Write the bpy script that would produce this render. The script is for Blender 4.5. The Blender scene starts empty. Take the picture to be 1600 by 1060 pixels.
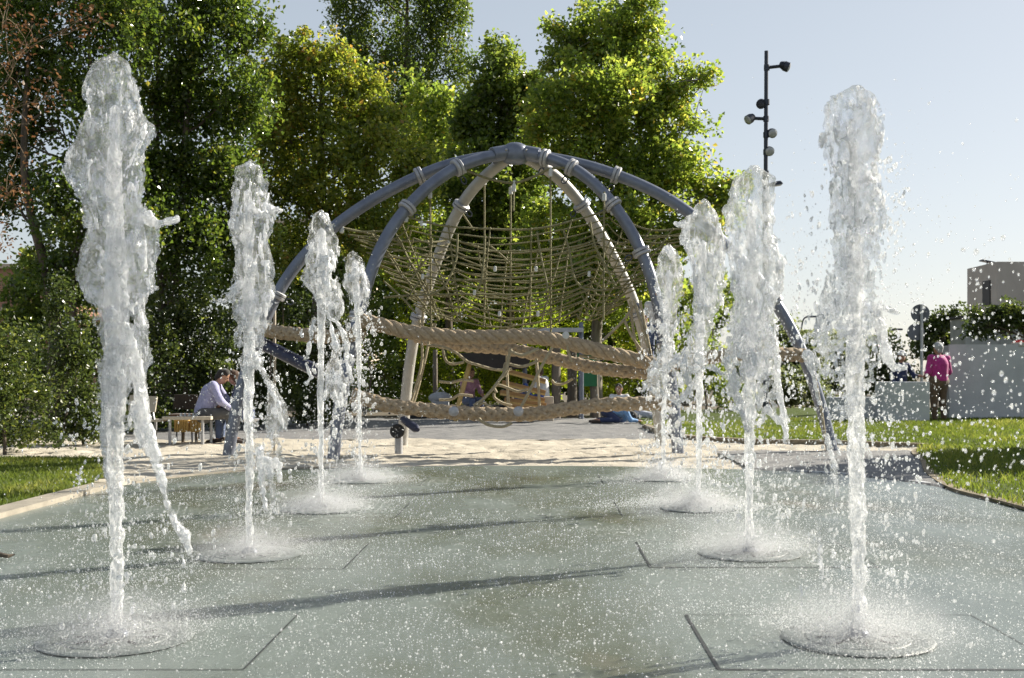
import bpy, math, random
import numpy as np
import openvdb as vdb
from mathutils import Vector, Matrix, Quaternion

random.seed(7)
RNG = np.random.default_rng(11)
SC = bpy.context.scene
COL = SC.collection
F, PX0, PY0, CAMH = 1800.0, 841.0, 580.0, 1.2      # focal length in photo pixels, vanishing point, eye height


def at(px, py, Y):
    return Vector(((px - PX0) * Y / F, Y, CAMH - (py - PY0) * Y / F))


def gp(px, py, z=0.0):
    Y = (CAMH - z) * F / (py - PY0)
    return Vector(((px - PX0) * Y / F, Y, z))


# ------------------------------------------------------------------ objects
def tag(o, label=None, cat=None, group=None, kind=None):
    if label: o['label'] = label
    if cat: o['category'] = cat
    if group: o['group'] = group
    if kind: o['kind'] = kind
    return o


def thing(name, loc, label, cat, group=None, rz=0.0):
    o = bpy.data.objects.new(name, None)
    COL.objects.link(o)
    o.location = loc
    o.rotation_euler = (0, 0, rz)
    o.empty_display_size = 0.1
    return tag(o, label, cat, group)


def copy_tree(o, parent=None):
    c = o.copy()
    COL.objects.link(c)
    if parent is not None:
        c.parent = parent
    for ch in list(o.children):
        copy_tree(ch, c)
    return c


def np_mesh(name, V, faces, mat, parent=None, smooth=True, attr=None, world=True):
    """V (n,3), faces (m,k) array. world: V are world coordinates, shifted into the parent's space."""
    V = np.asarray(V, dtype=np.float32).reshape(-1, 3)
    Fc = np.asarray(faces, dtype=np.int32)
    if parent is not None and world:
        l = root_loc(parent)
        V = V - np.array(l, dtype=np.float32)
    m, k = Fc.shape
    me = bpy.data.meshes.new(name)
    me.vertices.add(len(V)); me.vertices.foreach_set('co', V.ravel())
    me.loops.add(m * k); me.loops.foreach_set('vertex_index', Fc.ravel())
    me.polygons.add(m)
    me.polygons.foreach_set('loop_start', np.arange(0, m * k, k, dtype=np.int32))
    me.polygons.foreach_set('use_smooth', np.full(m, smooth, dtype=bool))
    me.update(calc_edges=True)
    if attr is not None:
        a = me.attributes.new('tint', 'FLOAT', 'FACE')
        a.data.foreach_set('value', np.asarray(attr, dtype=np.float32))
    if mat is not None:
        me.materials.append(mat)
    o = bpy.data.objects.new(name, me)
    COL.objects.link(o)
    if parent is not None:
        o.parent = parent
    return o


def root_loc(p):
    l = Vector((0, 0, 0))
    while p is not None:
        l = l + p.location
        p = p.parent
    return l


class MB:
    """collects polygons for one mesh"""
    def __init__(self):
        self.v = []; self.f = []

    def add(self, vs, fs):
        b = len(self.v)
        self.v += [tuple(v) for v in vs]
        self.f += [tuple(b + i for i in f) for f in fs]
        return self

    def box(self, c, size, rot=None, taper=1.0):
        sx, sy, sz = size[0] / 2, size[1] / 2, size[2] / 2
        vs = [Vector((x * sx * (taper if z > 0 else 1), y * sy * (taper if z > 0 else 1), z * sz)) for z in (-1, 1) for x, y in ((-1, -1), (1, -1), (1, 1), (-1, 1))]
        if rot is not None:
            vs = [rot @ v for v in vs]
        c = Vector(c)
        return self.add([v + c for v in vs], [(3, 2, 1, 0), (4, 5, 6, 7), (0, 1, 5, 4), (1, 2, 6, 5), (2, 3, 7, 6), (3, 0, 4, 7)])

    def tube(self, pts, r, n=10, caps=True):
        pts = [Vector(p) for p in pts]
        if not isinstance(r, (list, tuple, np.ndarray)):
            r = [r] * len(pts)
        up = None
        vs = []; fs = []
        for i, p in enumerate(pts):
            d = (pts[min(i + 1, len(pts) - 1)] - pts[max(i - 1, 0)])
            if d.length < 1e-9: d = Vector((0, 0, 1))
            d.normalize()
            if up is None:
                a = Vector((0, 0, 1)) if abs(d.z) < .9 else Vector((1, 0, 0))
                up = (a - d * a.dot(d)).normalized()
            else:
                up = (up - d * up.dot(d))
                if up.length < 1e-6: up = d.orthogonal()
                up.normalize()
            s = d.cross(up)
            for k in range(n):
                a = 2 * math.pi * k / n
                vs.append(p + (up * math.cos(a) + s * math.sin(a)) * r[i])
        for i in range(len(pts) - 1):
            for k in range(n):
                fs.append((i * n + k, i * n + (k + 1) % n, (i + 1) * n + (k + 1) % n, (i + 1) * n + k))
        if caps:
            fs.append(tuple(range(n - 1, -1, -1)))
            fs.append(tuple((len(pts) - 1) * n + k for k in range(n)))
        return self.add(vs, fs)

    def lathe(self, c, axis, prof, n=20):
        """prof: list of (distance along the axis, radius)"""
        c = Vector(c); d = Vector(axis).normalized()
        u = d.orthogonal().normalized(); s = d.cross(u)
        vs = []; fs = []
        for (h, r) in prof:
            for k in range(n):
                a = 2 * math.pi * k / n
                vs.append(c + d * h + (u * math.cos(a) + s * math.sin(a)) * max(r, 1e-4))
        m = len(prof)
        for i in range(m - 1):
            for k in range(n):
                fs.append((i * n + k, i * n + (k + 1) % n, (i + 1) * n + (k + 1) % n, (i + 1) * n + k))
        fs.append(tuple(range(n - 1, -1, -1)))
        fs.append(tuple((m - 1) * n + k for k in range(n)))
        return self.add(vs, fs)

    def ball(self, c, r, n=12, sq=(1, 1, 1)):
        c = Vector(c); m = max(5, n // 2)
        vs = [c + Vector((0, 0, r * sq[2]))]
        for i in range(1, m):
            t = math.pi * i / m
            for k in range(n):
                a = 2 * math.pi * k / n
                vs.append(c + Vector((r * sq[0] * math.sin(t) * math.cos(a), r * sq[1] * math.sin(t) * math.sin(a), r * sq[2] * math.cos(t))))
        vs.append(c - Vector((0, 0, r * sq[2])))
        fs = [(0, 1 + k, 1 + (k + 1) % n) for k in range(n)]
        for i in range(m - 2):
            for k in range(n):
                fs.append((1 + i * n + k, 1 + (i + 1) * n + k, 1 + (i + 1) * n + (k + 1) % n, 1 + i * n + (k + 1) % n))
        l = len(vs) - 1
        fs += [(l, 1 + (m - 2) * n + (k + 1) % n, 1 + (m - 2) * n + k) for k in range(n)]
        return self.add(vs, fs)

    def prism(self, poly, z0, z1):
        n = len(poly)
        vs = [(p[0], p[1], z0) for p in poly] + [(p[0], p[1], z1) for p in poly]
        fs = [tuple(range(n - 1, -1, -1)), tuple(range(n, 2 * n))]
        fs += [(i, (i + 1) % n, n + (i + 1) % n, n + i) for i in range(n)]
        return self.add(vs, fs)

    def build(self, name, mat, parent=None, smooth=False, world=True, bevel=0.0):
        vs = self.v
        if parent is not None and world:
            l = root_loc(parent)
            vs = [(v[0] - l.x, v[1] - l.y, v[2] - l.z) for v in vs]
        me = bpy.data.meshes.new(name)
        me.from_pydata([tuple(v) for v in vs], [], self.f)
        me.update()
        if smooth:
            me.polygons.foreach_set('use_smooth', np.full(len(me.polygons), True))
            me.set_sharp_from_angle(angle=math.radians(42))
        if mat is not None:
            me.materials.append(mat)
        o = bpy.data.objects.new(name, me)
        COL.objects.link(o)
        if parent is not None:
            o.parent = parent
        if bevel > 0:
            b = o.modifiers.new('bevel', 'BEVEL')
            b.width = bevel; b.segments = 2; b.limit_method = 'ANGLE'
        return o


def catmull(pts, per=6):
    pts = [Vector(p) for p in pts]
    out = []
    for i in range(len(pts) - 1):
        p0 = pts[max(i - 1, 0)]; p1 = pts[i]; p2 = pts[i + 1]; p3 = pts[min(i + 2, len(pts) - 1)]
        for j in range(per):
            t = j / per
            out.append(0.5 * ((2 * p1) + (p2 - p0) * t + (2 * p0 - 5 * p1 + 4 * p2 - p3) * t * t + (3 * p1 - p0 - 3 * p2 + p3) * t ** 3))
    out.append(pts[-1])
    return out


# ------------------------------------------------------------------ materials
def new_mat(name):
    m = bpy.data.materials.new(name)
    m.use_nodes = True
    nt = m.node_tree
    nt.nodes.clear()
    out = nt.nodes.new('ShaderNodeOutputMaterial')
    return m, nt, out


def N(nt, typ, **kw):
    n = nt.nodes.new(typ)
    for k, v in kw.items():
        if k in n.inputs:
            n.inputs[k].default_value = v
        else:
            setattr(n, k, v)
    return n


def c4(c): return (c[0], c[1], c[2], 1.0)


def noise_node(nt, scale, detail=5, rough=.6, stretch=None, coord='Object'):
    tc = nt.nodes.new('ShaderNodeTexCoord')
    src = tc.outputs[coord]
    if stretch is not None:
        mp = nt.nodes.new('ShaderNodeMapping'); mp.inputs['Scale'].default_value = stretch
        nt.links.new(src, mp.inputs['Vector']); src = mp.outputs['Vector']
    nz = nt.nodes.new('ShaderNodeTexNoise')
    nz.inputs['Scale'].default_value = scale
    nz.inputs['Detail'].default_value = detail
    nz.inputs['Roughness'].default_value = rough
    nt.links.new(src, nz.inputs['Vector'])
    return nz


def ramp(nt, fac, stops):
    r = nt.nodes.new('ShaderNodeValToRGB')
    el = r.color_ramp.elements
    while len(el) < len(stops): el.new(0.5)
    for e, (p, c) in zip(el, stops):
        e.position = p; e.color = c4(c) if not isinstance(c, (int, float)) else (c, c, c, 1)
    nt.links.new(fac, r.inputs['Fac'])
    return r


def mat_surf(name, a, b=None, scale=8.0, rough=.6, metal=0.0, bump=0.0, bscale=40.0, stretch=None, coat=0.0, spec=.5, lo=.35, hi=.65, detail=6, sheen=0.0):
    m, nt, out = new_mat(name)
    p = N(nt, 'ShaderNodeBsdfPrincipled')
    p.inputs['Roughness'].default_value = rough
    p.inputs['Metallic'].default_value = metal
    p.inputs['Specular IOR Level'].default_value = spec
    p.inputs['Coat Weight'].default_value = coat
    if sheen: p.inputs['Sheen Weight'].default_value = sheen
    if b is None:
        b = tuple(x * .78 for x in a)
    nz = noise_node(nt, scale, detail, .62, stretch)
    r = ramp(nt, nz.outputs['Fac'], [(lo, a), (hi, b)])
    nt.links.new(r.outputs['Color'], p.inputs['Base Color'])
    if bump > 0:
        nb = noise_node(nt, bscale, 4, .6, stretch)
        bp = N(nt, 'ShaderNodeBump'); bp.inputs['Strength'].default_value = bump; bp.inputs['Distance'].default_value = .02
        nt.links.new(nb.outputs['Fac'], bp.inputs['Height'])
        nt.links.new(bp.outputs['Normal'], p.inputs['Normal'])
    nt.links.new(p.outputs['BSDF'], out.inputs['Surface'])
    return m


def mat_leaf(name, stops, trans=.5, gloss=.35, spec=.3):
    m, nt, out = new_mat(name)
    at_ = N(nt, 'ShaderNodeAttribute'); at_.attribute_name = 'tint'
    r = ramp(nt, at_.outputs['Fac'], stops)
    d = N(nt, 'ShaderNodeBsdfPrincipled'); d.inputs['Roughness'].default_value = gloss; d.inputs['Specular IOR Level'].default_value = spec
    nt.links.new(r.outputs['Color'], d.inputs['Base Color'])
    t = N(nt, 'ShaderNodeBsdfTranslucent')
    hs = N(nt, 'ShaderNodeHueSaturation'); hs.inputs['Saturation'].default_value = 1.08; hs.inputs['Value'].default_value = 2.5; hs.inputs['Hue'].default_value = .488
    nt.links.new(r.outputs['Color'], hs.inputs['Color'])
    nt.links.new(hs.outputs['Color'], t.inputs['Color'])
    mx = N(nt, 'ShaderNodeMixShader'); mx.inputs[0].default_value = trans
    nt.links.new(d.outputs[0], mx.inputs[1]); nt.links.new(t.outputs[0], mx.inputs[2])
    nt.links.new(mx.outputs[0], out.inputs['Surface'])
    return m


def mat_water(name, foam_lo, foam_hi, clear=.45, fscale=22.0, bscale=70.0, bump=.6, f0=.44, f1=.66, gloss=.03, window=1.0):
    """clear water carrying white air bubbles in streaks"""
    m, nt, out = new_mat(name)
    nb = noise_node(nt, bscale, 5, .68, (1, 1, .6))
    bp = N(nt, 'ShaderNodeBump'); bp.inputs['Strength'].default_value = bump; bp.inputs['Distance'].default_value = .02
    nt.links.new(nb.outputs['Fac'], bp.inputs['Height'])
    g = N(nt, 'ShaderNodeBsdfGlass'); g.inputs['IOR'].default_value = 1.33; g.inputs['Roughness'].default_value = gloss
    g.inputs['Color'].default_value = (.985, .99, 1, 1)
    nt.links.new(bp.outputs['Normal'], g.inputs['Normal'])
    tr = N(nt, 'ShaderNodeBsdfTransparent'); tr.inputs['Color'].default_value = (.985, .99, 1, 1)
    mg = N(nt, 'ShaderNodeMixShader'); mg.inputs[0].default_value = clear
    nt.links.new(g.outputs[0], mg.inputs[1]); nt.links.new(tr.outputs[0], mg.inputs[2])
    d = N(nt, 'ShaderNodeBsdfDiffuse'); d.inputs['Color'].default_value = (.95, .965, .98, 1)
    t = N(nt, 'ShaderNodeBsdfTranslucent'); t.inputs['Color'].default_value = (.97, .975, .98, 1)
    gl = N(nt, 'ShaderNodeBsdfGlossy'); gl.inputs['Roughness'].default_value = .16; gl.inputs['Color'].default_value = (1, 1, 1, 1)
    for q in (d, t, gl): nt.links.new(bp.outputs['Normal'], q.inputs['Normal'])
    mf = N(nt, 'ShaderNodeMixShader'); mf.inputs[0].default_value = .6
    nt.links.new(d.outputs[0], mf.inputs[1]); nt.links.new(t.outputs[0], mf.inputs[2])
    mh = N(nt, 'ShaderNodeMixShader'); mh.inputs[0].default_value = .22
    nt.links.new(mf.outputs[0], mh.inputs[1]); nt.links.new(gl.outputs[0], mh.inputs[2])
    nf = noise_node(nt, fscale, 7, .72, (1, 1, .38))
    r = ramp(nt, nf.outputs['Fac'], [(f0, foam_lo), (f1, foam_hi)])
    nw = noise_node(nt, fscale * .28, 2, .5, (1, 1, .6))
    rw = ramp(nt, nw.outputs['Fac'], [(.42, window), (.56, 1.0)])
    mw = N(nt, 'ShaderNodeMath'); mw.operation = 'MULTIPLY'
    nt.links.new(r.outputs['Color'], mw.inputs[0]); nt.links.new(rw.outputs['Color'], mw.inputs[1])
    mx = N(nt, 'ShaderNodeMixShader')
    nt.links.new(mw.outputs[0], mx.inputs[0])
    nt.links.new(mg.outputs[0], mx.inputs[1]); nt.links.new(mh.outputs[0], mx.inputs[2])
    nt.links.new(mx.outputs[0], out.inputs['Surface'])
    return m


M = {}
M['steel'] = mat_surf('galvanised_steel', (.18, .20, .25), (.135, .15, .195), 5, .38, .45, .08, 60)
M['steel_sunlit'] = mat_surf('sunlit_look_steel', (.43, .41, .38), (.33, .32, .30), 6, .5, .2, .1, 60)  # sunlight on the rear legs put into a lighter, warmer steel colour
M['steel_light'] = mat_surf('cast_collar_metal', (.42, .42, .43), (.33, .33, .35), 12, .5, .4, .1, 90)
M['rope_net'] = mat_surf('olive_rope', (.25, .225, .11), (.15, .135, .065), 30, .75, 0, .6, 220)
M['rope_pale'] = mat_surf('pale_rope', (.42, .36, .24), (.30, .25, .16), 30, .8, 0, .6, 220)
M['rope_thick'] = mat_surf('hemp_rope', (.47, .37, .25), (.32, .24, .155), 22, .85, 0, .7, 160, (1, 1, 1))
M['clamp'] = mat_surf('white_clamp', (.58, .58, .56), (.48, .48, .46), 10, .45)
M['dark_metal'] = mat_surf('dark_blue_metal', (.035, .042, .06), (.025, .03, .045), 8, .4, .3)
M['lens'] = mat_surf('lamp_glass', (.30, .31, .32), (.4, .41, .42), 20, .12, .0, spec=.8)
M['bark'] = mat_surf('bark', (.16, .125, .09), (.06, .048, .036), 9, .9, 0, .9, 30, (1, 1, .25))
M['bark_pale'] = mat_surf('pale_bark', (.27, .24, .19), (.13, .11, .085), 7, .9, 0, .7, 25, (1, 1, .3))
M['twig'] = mat_surf('dry_twig', (.32, .24, .16), (.2, .14, .09), 20, .9)
M['sand'] = mat_surf('sand', (.53, .485, .405), (.40, .36, .295), 1.7, .95, 0, .8, 35, lo=.3, hi=.7, spec=.2)
M['gravel'] = mat_surf('grey_ground', (.27, .265, .26), (.17, .17, .175), 3.0, .9, 0, 1.0, 60, spec=.25)
M['soil'] = mat_surf('soil', (.13, .105, .07), (.08, .065, .045), 3, .95, 0, .8, 30)
M['soil_light'] = mat_surf('dry_soil', (.27, .22, .15), (.17, .14, .09), 9, .95, 0, 1.0, 30)
M['lawn'] = mat_surf('lawn_ground', (.085, .115, .03), (.06, .08, .022), 4, .95, 0, .9, 60, spec=.1)
M['kerb'] = mat_surf('kerb_concrete', (.34, .305, .245), (.23, .205, .165), 6, .85, 0, .4, 60)
M['concrete'] = mat_surf('wall_concrete', (.43, .43, .44), (.27, .27, .285), 1.6, .85, 0, .3, 30, (1.5, 1, .35))
M['concrete_tan'] = mat_surf('tower_concrete', (.50, .465, .42), (.40, .37, .335), .5, .85, 0, .3, 20)
M['concrete_pale'] = mat_surf('pale_block', (.55, .56, .58), (.45, .46, .48), 2, .8, 0, .2, 30)
M['dark'] = mat_surf('dark_opening', (.025, .025, .028), (.018, .018, .02), 3, .6)
M['beige'] = mat_surf('beige_board', (.52, .46, .37), (.44, .385, .30), 5, .6, 0, .15, 60, (4, 1, 1))
M['wood'] = mat_surf('plank_wood', (.42, .24, .09), (.30, .165, .065), 5, .7, 0, .4, 40, (1, 8, 8))
M['wood_yellow'] = mat_surf('yellow_wood', (.62, .42, .15), (.50, .33, .11), 6, .65, 0, .3, 40, (8, 1, 1))
M['post'] = mat_surf('weathered_post', (.20, .17, .135), (.11, .09, .07), 7, .9, 0, .6, 30, (1, 1, .2))
M['brown_cloth'] = mat_surf('brown_awning', (.045, .032, .022), (.03, .022, .016), 8, .9)
M['green_board'] = mat_surf('green_board', (.012, .16, .055), (.01, .12, .045), 5, .5)
M['navy'] = mat_surf('navy_padding', (.022, .028, .07), (.016, .02, .05), 12, .5, bump=.3, bscale=40)
M['rubber'] = mat_surf('black_rubber', (.02, .02, .02), (.03, .03, .03), 12, .7, bump=.4)
M['grey_plastic'] = mat_surf('grey_plastic', (.42, .43, .46), (.36, .37, .4), 6, .5)
M['sign_back'] = mat_surf('sign_back', (.13, .14, .17), (.10, .11, .13), 4, .55, .2)
M['sign_red'] = mat_surf('sign_red', (.5, .02, .02), (.42, .02, .02), 4, .4)
M['sign_blue'] = mat_surf('sign_blue', (.02, .06, .35), (.02, .05, .28), 4, .4)
M['skin'] = mat_surf('skin', (.42, .24, .16), (.36, .19, .125), 14, .55)
M['plate'] = mat_surf('drain_plate', (.175, .20, .19), (.11, .125, .12), 9, .3, 0, .5, 50)
M['joint'] = mat_surf('dark_joint', (.03, .032, .032), (.02, .022, .022), 14, .5)


def cloth(name, c):
    return mat_surf('cloth_' + name, c, tuple(x * .7 for x in c), 14, .85, 0, .3, 30, sheen=.2)


for n_, c_ in dict(lavender=(.40, .40, .62), greytrousers=(.12, .115, .11), auburn=(.09, .045, .025), darkhair=(.022, .016, .012), greyhair=(.42, .42, .42),
                   magenta=(.45, .03, .22), khaki=(.13, .085, .05), white=(.72, .72, .74), blue=(.05, .12, .42), denim=(.10, .14, .26), pink=(.50, .26, .34),
                   black=(.02, .02, .025), navycloth=(.03, .045, .12), sky=(.20, .38, .68), brownshoe=(.06, .04, .03), brownhair=(.10, .06, .035), stripe=(.45, .47, .56)).items():
    M[n_] = cloth(n_, c_)

LEAF = {}
LEAF['plane'] = mat_leaf('plane_leaf', [(0, (.06, .10, .02)), (.45, (.135, .19, .036)), (.85, (.23, .265, .055)), (1, (.30, .24, .055))], .6, .3, .7)
LEAF['maple'] = mat_leaf('deep_green_leaf', [(0, (.05, .084, .018)), (.6, (.108, .152, .032)), (1, (.20, .225, .05))], .58, .3, .6)
LEAF['poplar'] = mat_leaf('poplar_leaf', [(0, (.036, .064, .014)), (.6, (.072, .112, .02)), (.96, (.13, .16, .03)), (1, (.19, .18, .035))], .5, .22, .7)
LEAF['yellow'] = mat_leaf('autumn_leaf', [(0, (.065, .10, .018)), (.4, (.12, .16, .028)), (.8, (.20, .22, .04)), (.96, (.26, .235, .045)), (1, (.22, .15, .04))], .56, .3, .6)
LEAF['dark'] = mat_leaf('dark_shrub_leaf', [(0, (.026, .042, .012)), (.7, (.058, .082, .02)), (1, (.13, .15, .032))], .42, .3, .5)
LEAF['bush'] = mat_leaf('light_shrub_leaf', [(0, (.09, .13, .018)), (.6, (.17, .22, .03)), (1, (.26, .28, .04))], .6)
LEAF['brown'] = mat_leaf('withered_leaf', [(0, (.06, .035, .016)), (.6, (.12, .065, .03)), (1, (.20, .12, .06))], .3)
LEAF['far'] = mat_leaf('far_leaf', [(0, (.05, .07, .03)), (.6, (.10, .125, .05)), (1, (.16, .17, .07))], .5)
LEAF['grass'] = mat_leaf('grass_blade', [(0, (.05, .075, .015)), (.6, (.09, .125, .024)), (1, (.17, .18, .05))], .42, .5)

# ------------------------------------------------------------------ vegetation
def unit(v): return v / np.maximum(np.linalg.norm(v, axis=1, keepdims=True), 1e-9)


def leaf_mesh(name, centers, size, mat, parent, rng, droop=0.25, wide=.7, tint=None):
    n = len(centers)
    d = unit(rng.normal(size=(n, 3)) * np.array([1, 1, .8]) + np.array([0, 0, -droop]))
    nn = unit(rng.normal(size=(n, 3)) + np.array([0, 0, .9]))
    s = unit(np.cross(d, nn)); nn = np.cross(s, d)
    L = size * rng.uniform(.65, 1.3, (n, 1)); W = L * wide * rng.uniform(.8, 1.15, (n, 1))
    fold = W * rng.uniform(.05, .3, (n, 1))
    V = np.empty((n, 4, 3))
    V[:, 0] = centers - d * L * .5
    V[:, 1] = centers - d * L * .08 + s * W * .5 + nn * fold
    V[:, 2] = centers + d * L * .5 - nn * fold * .7
    V[:, 3] = centers - d * L * .08 - s * W * .5 + nn * fold
    b = np.arange(n)[:, None] * 4
    Fc = np.concatenate([b + np.array([[0, 1, 2]]), b + np.array([[0, 2, 3]])], axis=1).reshape(-1, 3)
    if tint is None: tint = rng.uniform(0, 1, n)
    return np_mesh(name, V.reshape(-1, 3), Fc, mat, parent, False, np.repeat(np.clip(tint, 0, 1), 2))


def limb(mb, a, b, ra, rb, rng, wob=.06, n=7, segs=6):
    a = Vector(a); b = Vector(b); L = (b - a).length
    pts = []; rr = []
    off = Vector((0, 0, 0))
    for i in range(segs + 1):
        t = i / segs
        p = a.lerp(b, t)
        p.z += L * .10 * math.sin(math.pi * t) * .5
        if 0 < i < segs:
            p += Vector(rng.normal(size=3)) * L * wob * .5
        pts.append(p); rr.append(ra + (rb - ra) * t)
    mb.tube(catmull(pts, 2), list(np.interp(np.linspace(0, 1, segs * 2 + 1), np.linspace(0, 1, segs + 1), rr)), n)
    return pts


def make_tree(name, label, base, Y, blobs, nleaf, leaf, size, seed, cat='tree', group=None, trunk_r=.14, bark='bark', clump=.34, droop=.25, wide=.7,
              clump_stretch=1.0, per=64, dens=.74, limbs=True, yspread=1.0, tint_base=None, stems=1, top=None):
    """blobs: crown lobes given as (px, py, rx, ry) at depth Y; real size follows from the depth"""
    rng = np.random.default_rng(seed)
    s = Y / F
    base = Vector(base)
    root = thing(name, base, label, cat, group)
    lob = []
    for b in blobs:
        c = at(b[0], b[1], Y + (rng.uniform(-.5, .5) * b[2] * s * yspread))
        lob.append((np.array(c), b[2] * s, b[3] * s))
    vol = np.array([l[1] * l[1] * l[2] for l in lob]) ** .72
    nleaf = int(nleaf * dens)
    cnt = np.maximum((nleaf * vol / vol.sum() / per).astype(int), 3)
    cl = []
    tw = MB()
    for (c, rx, rz), k in zip(lob, cnt):
        u = unit(rng.normal(size=(k, 3)))
        r = rng.uniform(0, 1, (k, 1)) ** .40 * rng.uniform(.68, 1.2, (k, 1))
        p = c + u * r * np.array([rx, rx * yspread, rz])
        cl.append(p)
    cl = np.concatenate(cl)
    cl = cl[cl[:, 2] > .12]
    k = len(cl)
    cr = clump * 1.02 * rng.uniform(.55, 1.4, k)
    lc = np.repeat(np.arange(k), per)
    off = np.clip(rng.normal(size=(len(lc), 3)), -1.7, 1.7) * np.array([.5, .5, .5 * clump_stretch])
    P = cl[lc] + off * cr[lc][:, None]
    tint = np.repeat(rng.uniform(-.22, .22, k), per) + rng.uniform(0, 1, len(lc)) * .75 + .12
    ok = P[:, 2] > .03
    leaf_mesh('crown' if cat == 'tree' else 'foliage', P[ok], size, LEAF[leaf], root, rng, droop, wide, tint[ok])
    # trunk and limbs
    mb = MB()
    tops = sorted(lob, key=lambda l: -l[0][2])
    ctr = np.mean([l[0] for l in lob], axis=0)
    if cat == 'tree':
        tz = top if top is not None else float(np.percentile([l[0][2] for l in lob], 85))
        for st in range(stems):
            o = Vector((rng.uniform(-.25, .25) * (stems > 1), rng.uniform(-.2, .2) * (stems > 1), 0))
            tp = Vector((base.x * .5 + ctr[0] * .5, ctr[1], tz)) + o * 3
            pts = [base + o + Vector((0, 0, -.05)), base + o + Vector((rng.normal() * .05, 0, tz * .3)), base.lerp(tp, .62) + o + Vector((rng.normal() * .12, 0, 0)), tp]
            rad = np.array([trunk_r * 1.25, trunk_r, trunk_r * .7, trunk_r * .2])
            cp = catmull(pts, 7)
            mb.tube(cp, list(np.interp(np.linspace(0, 1, len(cp)), [0, .3, .65, 1], rad)), 10)
            if limbs:
                for (c, rx, rz) in lob[st::stems]:
                    z0 = max(min(float(c[2]) - max(.6, .5 * abs(float(c[0]) - base.x)), tz * .95), tz * .18)
                    i = min(range(len(cp)), key=lambda q: abs(cp[q].z - z0))
                    a = cp[i]
                    e = Vector(c)
                    pl = limb(mb, a, e, trunk_r * .42 * (1 - .6 * i / len(cp)), min(.018, trunk_r * .16), rng)
                    # branchlets out to some of the leaf clumps
                    dd = np.linalg.norm(cl - c, axis=1)
                    for q in np.argsort(dd)[:: max(1, k // 60)][:7]:
                        limb(mb, pl[rng.integers(3, len(pl))], cl[q], min(.018, trunk_r * .16), .004, rng, .1, 5, 3)
    else:
        for q in range(max(3, stems)):
            (c, rx, rz) = lob[q % len(lob)]
            b0 = Vector((c[0] + rng.uniform(-.4, .4) * rx, c[1] + rng.uniform(-.3, .3) * rx, -.05))
            limb(mb, b0, Vector(c) + Vector((rng.uniform(-.4, .4) * rx, 0, rz * .5)), trunk_r, .008, rng, .06, 6, 4)
    mb.build('trunk' if cat == 'tree' else 'stem', M[bark], root, True)
    return root


TG = 'trees behind the climbing frame'
make_tree('plane_tree', 'bright green sunlit plane tree reaching furthest right, beside the floodlight mast', (1.6, 31.5, 0), 31,
          [(950, 45, 70, 55), (890, 95, 55, 55), (985, 110, 85, 60), (930, 165, 100, 70), (1030, 185, 60, 65), (1075, 125, 32, 22), (1108, 118, 16, 12), (1055, 255, 60, 50),
           (1095, 300, 42, 38), (1150, 285, 24, 22), (1125, 320, 40, 30), (965, 265, 100, 70), (870, 215, 65, 70), (1000, 350, 95, 60), (900, 370, 110, 80), (1085, 365, 40, 34), (950, 440, 110, 60), (1010, 45, 30, 35), (868, 45, 22, 20), (1000, 5, 30, 25), (1085, 195, 28, 14)],
          92000, 'plane', .122, 21, trunk_r=.15, bark='bark_pale', clump=.34, wide=.85, group=TG, top=8.5)
make_tree('round_tree', 'dark green round topped tree with pointed crown just left of the sunlit plane tree', (-.9, 35, 0), 34.5,
          [(785, 85, 30, 26), (760, 140, 36, 40), (836, 135, 30, 32), (740, 190, 40, 50), (780, 125, 44, 38), (800, 170, 45, 45), (755, 205, 55, 55), (815, 245, 55, 55), (740, 290, 65, 60), (800, 330, 70, 60), (730, 390, 75, 60), (810, 420, 70, 60), (850, 190, 30, 26)],
          44000, 'maple', .15, 22, trunk_r=.13, clump=.36, wide=.85, group=TG)
make_tree('poplar_tree', 'tall slender poplar rising behind the others at the top of the picture', (-5.2, 47, 0), 47,
          [(540, -30, 30, 90), (600, -70, 45, 120), (665, -60, 45, 120), (715, 20, 22, 70), (550, 70, 36, 70), (610, 90, 45, 80), (675, 80, 45, 80), (720, 110, 22, 40), (580, 170, 55, 60), (660, 180, 60, 60)],
          64000, 'poplar', .135, 23, trunk_r=.22, clump=.42, clump_stretch=1.9, droop=.7, wide=.75, group=TG, top=17, dens=.6)
make_tree('autumn_tree', 'yellowing broadleaf tree with brown tinged leaves above the left jets', (-5.6, 29, 0), 29,
          [(465, 78, 36, 30), (515, 95, 50, 48), (560, 140, 50, 46), (430, 125, 60, 56), (500, 185, 80, 58), (605, 195, 46, 46), (430, 215, 70, 58), (560, 250, 80, 60), (480, 300, 80, 60), (640, 270, 50, 64), (400, 300, 60, 60), (560, 345, 90, 56), (450, 390, 70, 56)],
          56000, 'yellow', .11, 24, trunk_r=.14, clump=.34, wide=.8, group=TG)
make_tree('young_tree', 'fresh green tree between the yellowing tree and the dark round one', (-2.9, 38, 0), 38,
          [(655, 165, 42, 42), (700, 190, 42, 50), (650, 235, 52, 50), (705, 265, 56, 54), (660, 320, 70, 60), (640, 400, 70, 60), (710, 430, 70, 60)],
          20000, 'plane', .17, 25, trunk_r=.12, clump=.4, wide=.8, group=TG)
make_tree('shade_poplar', 'broad dark poplar with glossy leaves filling the sky above the second left jet', (-8.2, 25.5, 0), 25,
          [(330, -30, 90, 70), (375, 45, 40, 56), (300, 60, 80, 70), (250, 150, 80, 76), (335, 165, 76, 66), (390, 150, 40, 56), (300, 260, 90, 70), (230, 290, 60, 66), (370, 270, 52, 52), (285, 370, 90, 66), (380, 370, 50, 56), (412, 60, 14, 30), (220, 30, 60, 60)],
          60000, 'poplar', .105, 26, trunk_r=.13, clump=.32, clump_stretch=1.3, droop=.6, group=TG, stems=2)
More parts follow.
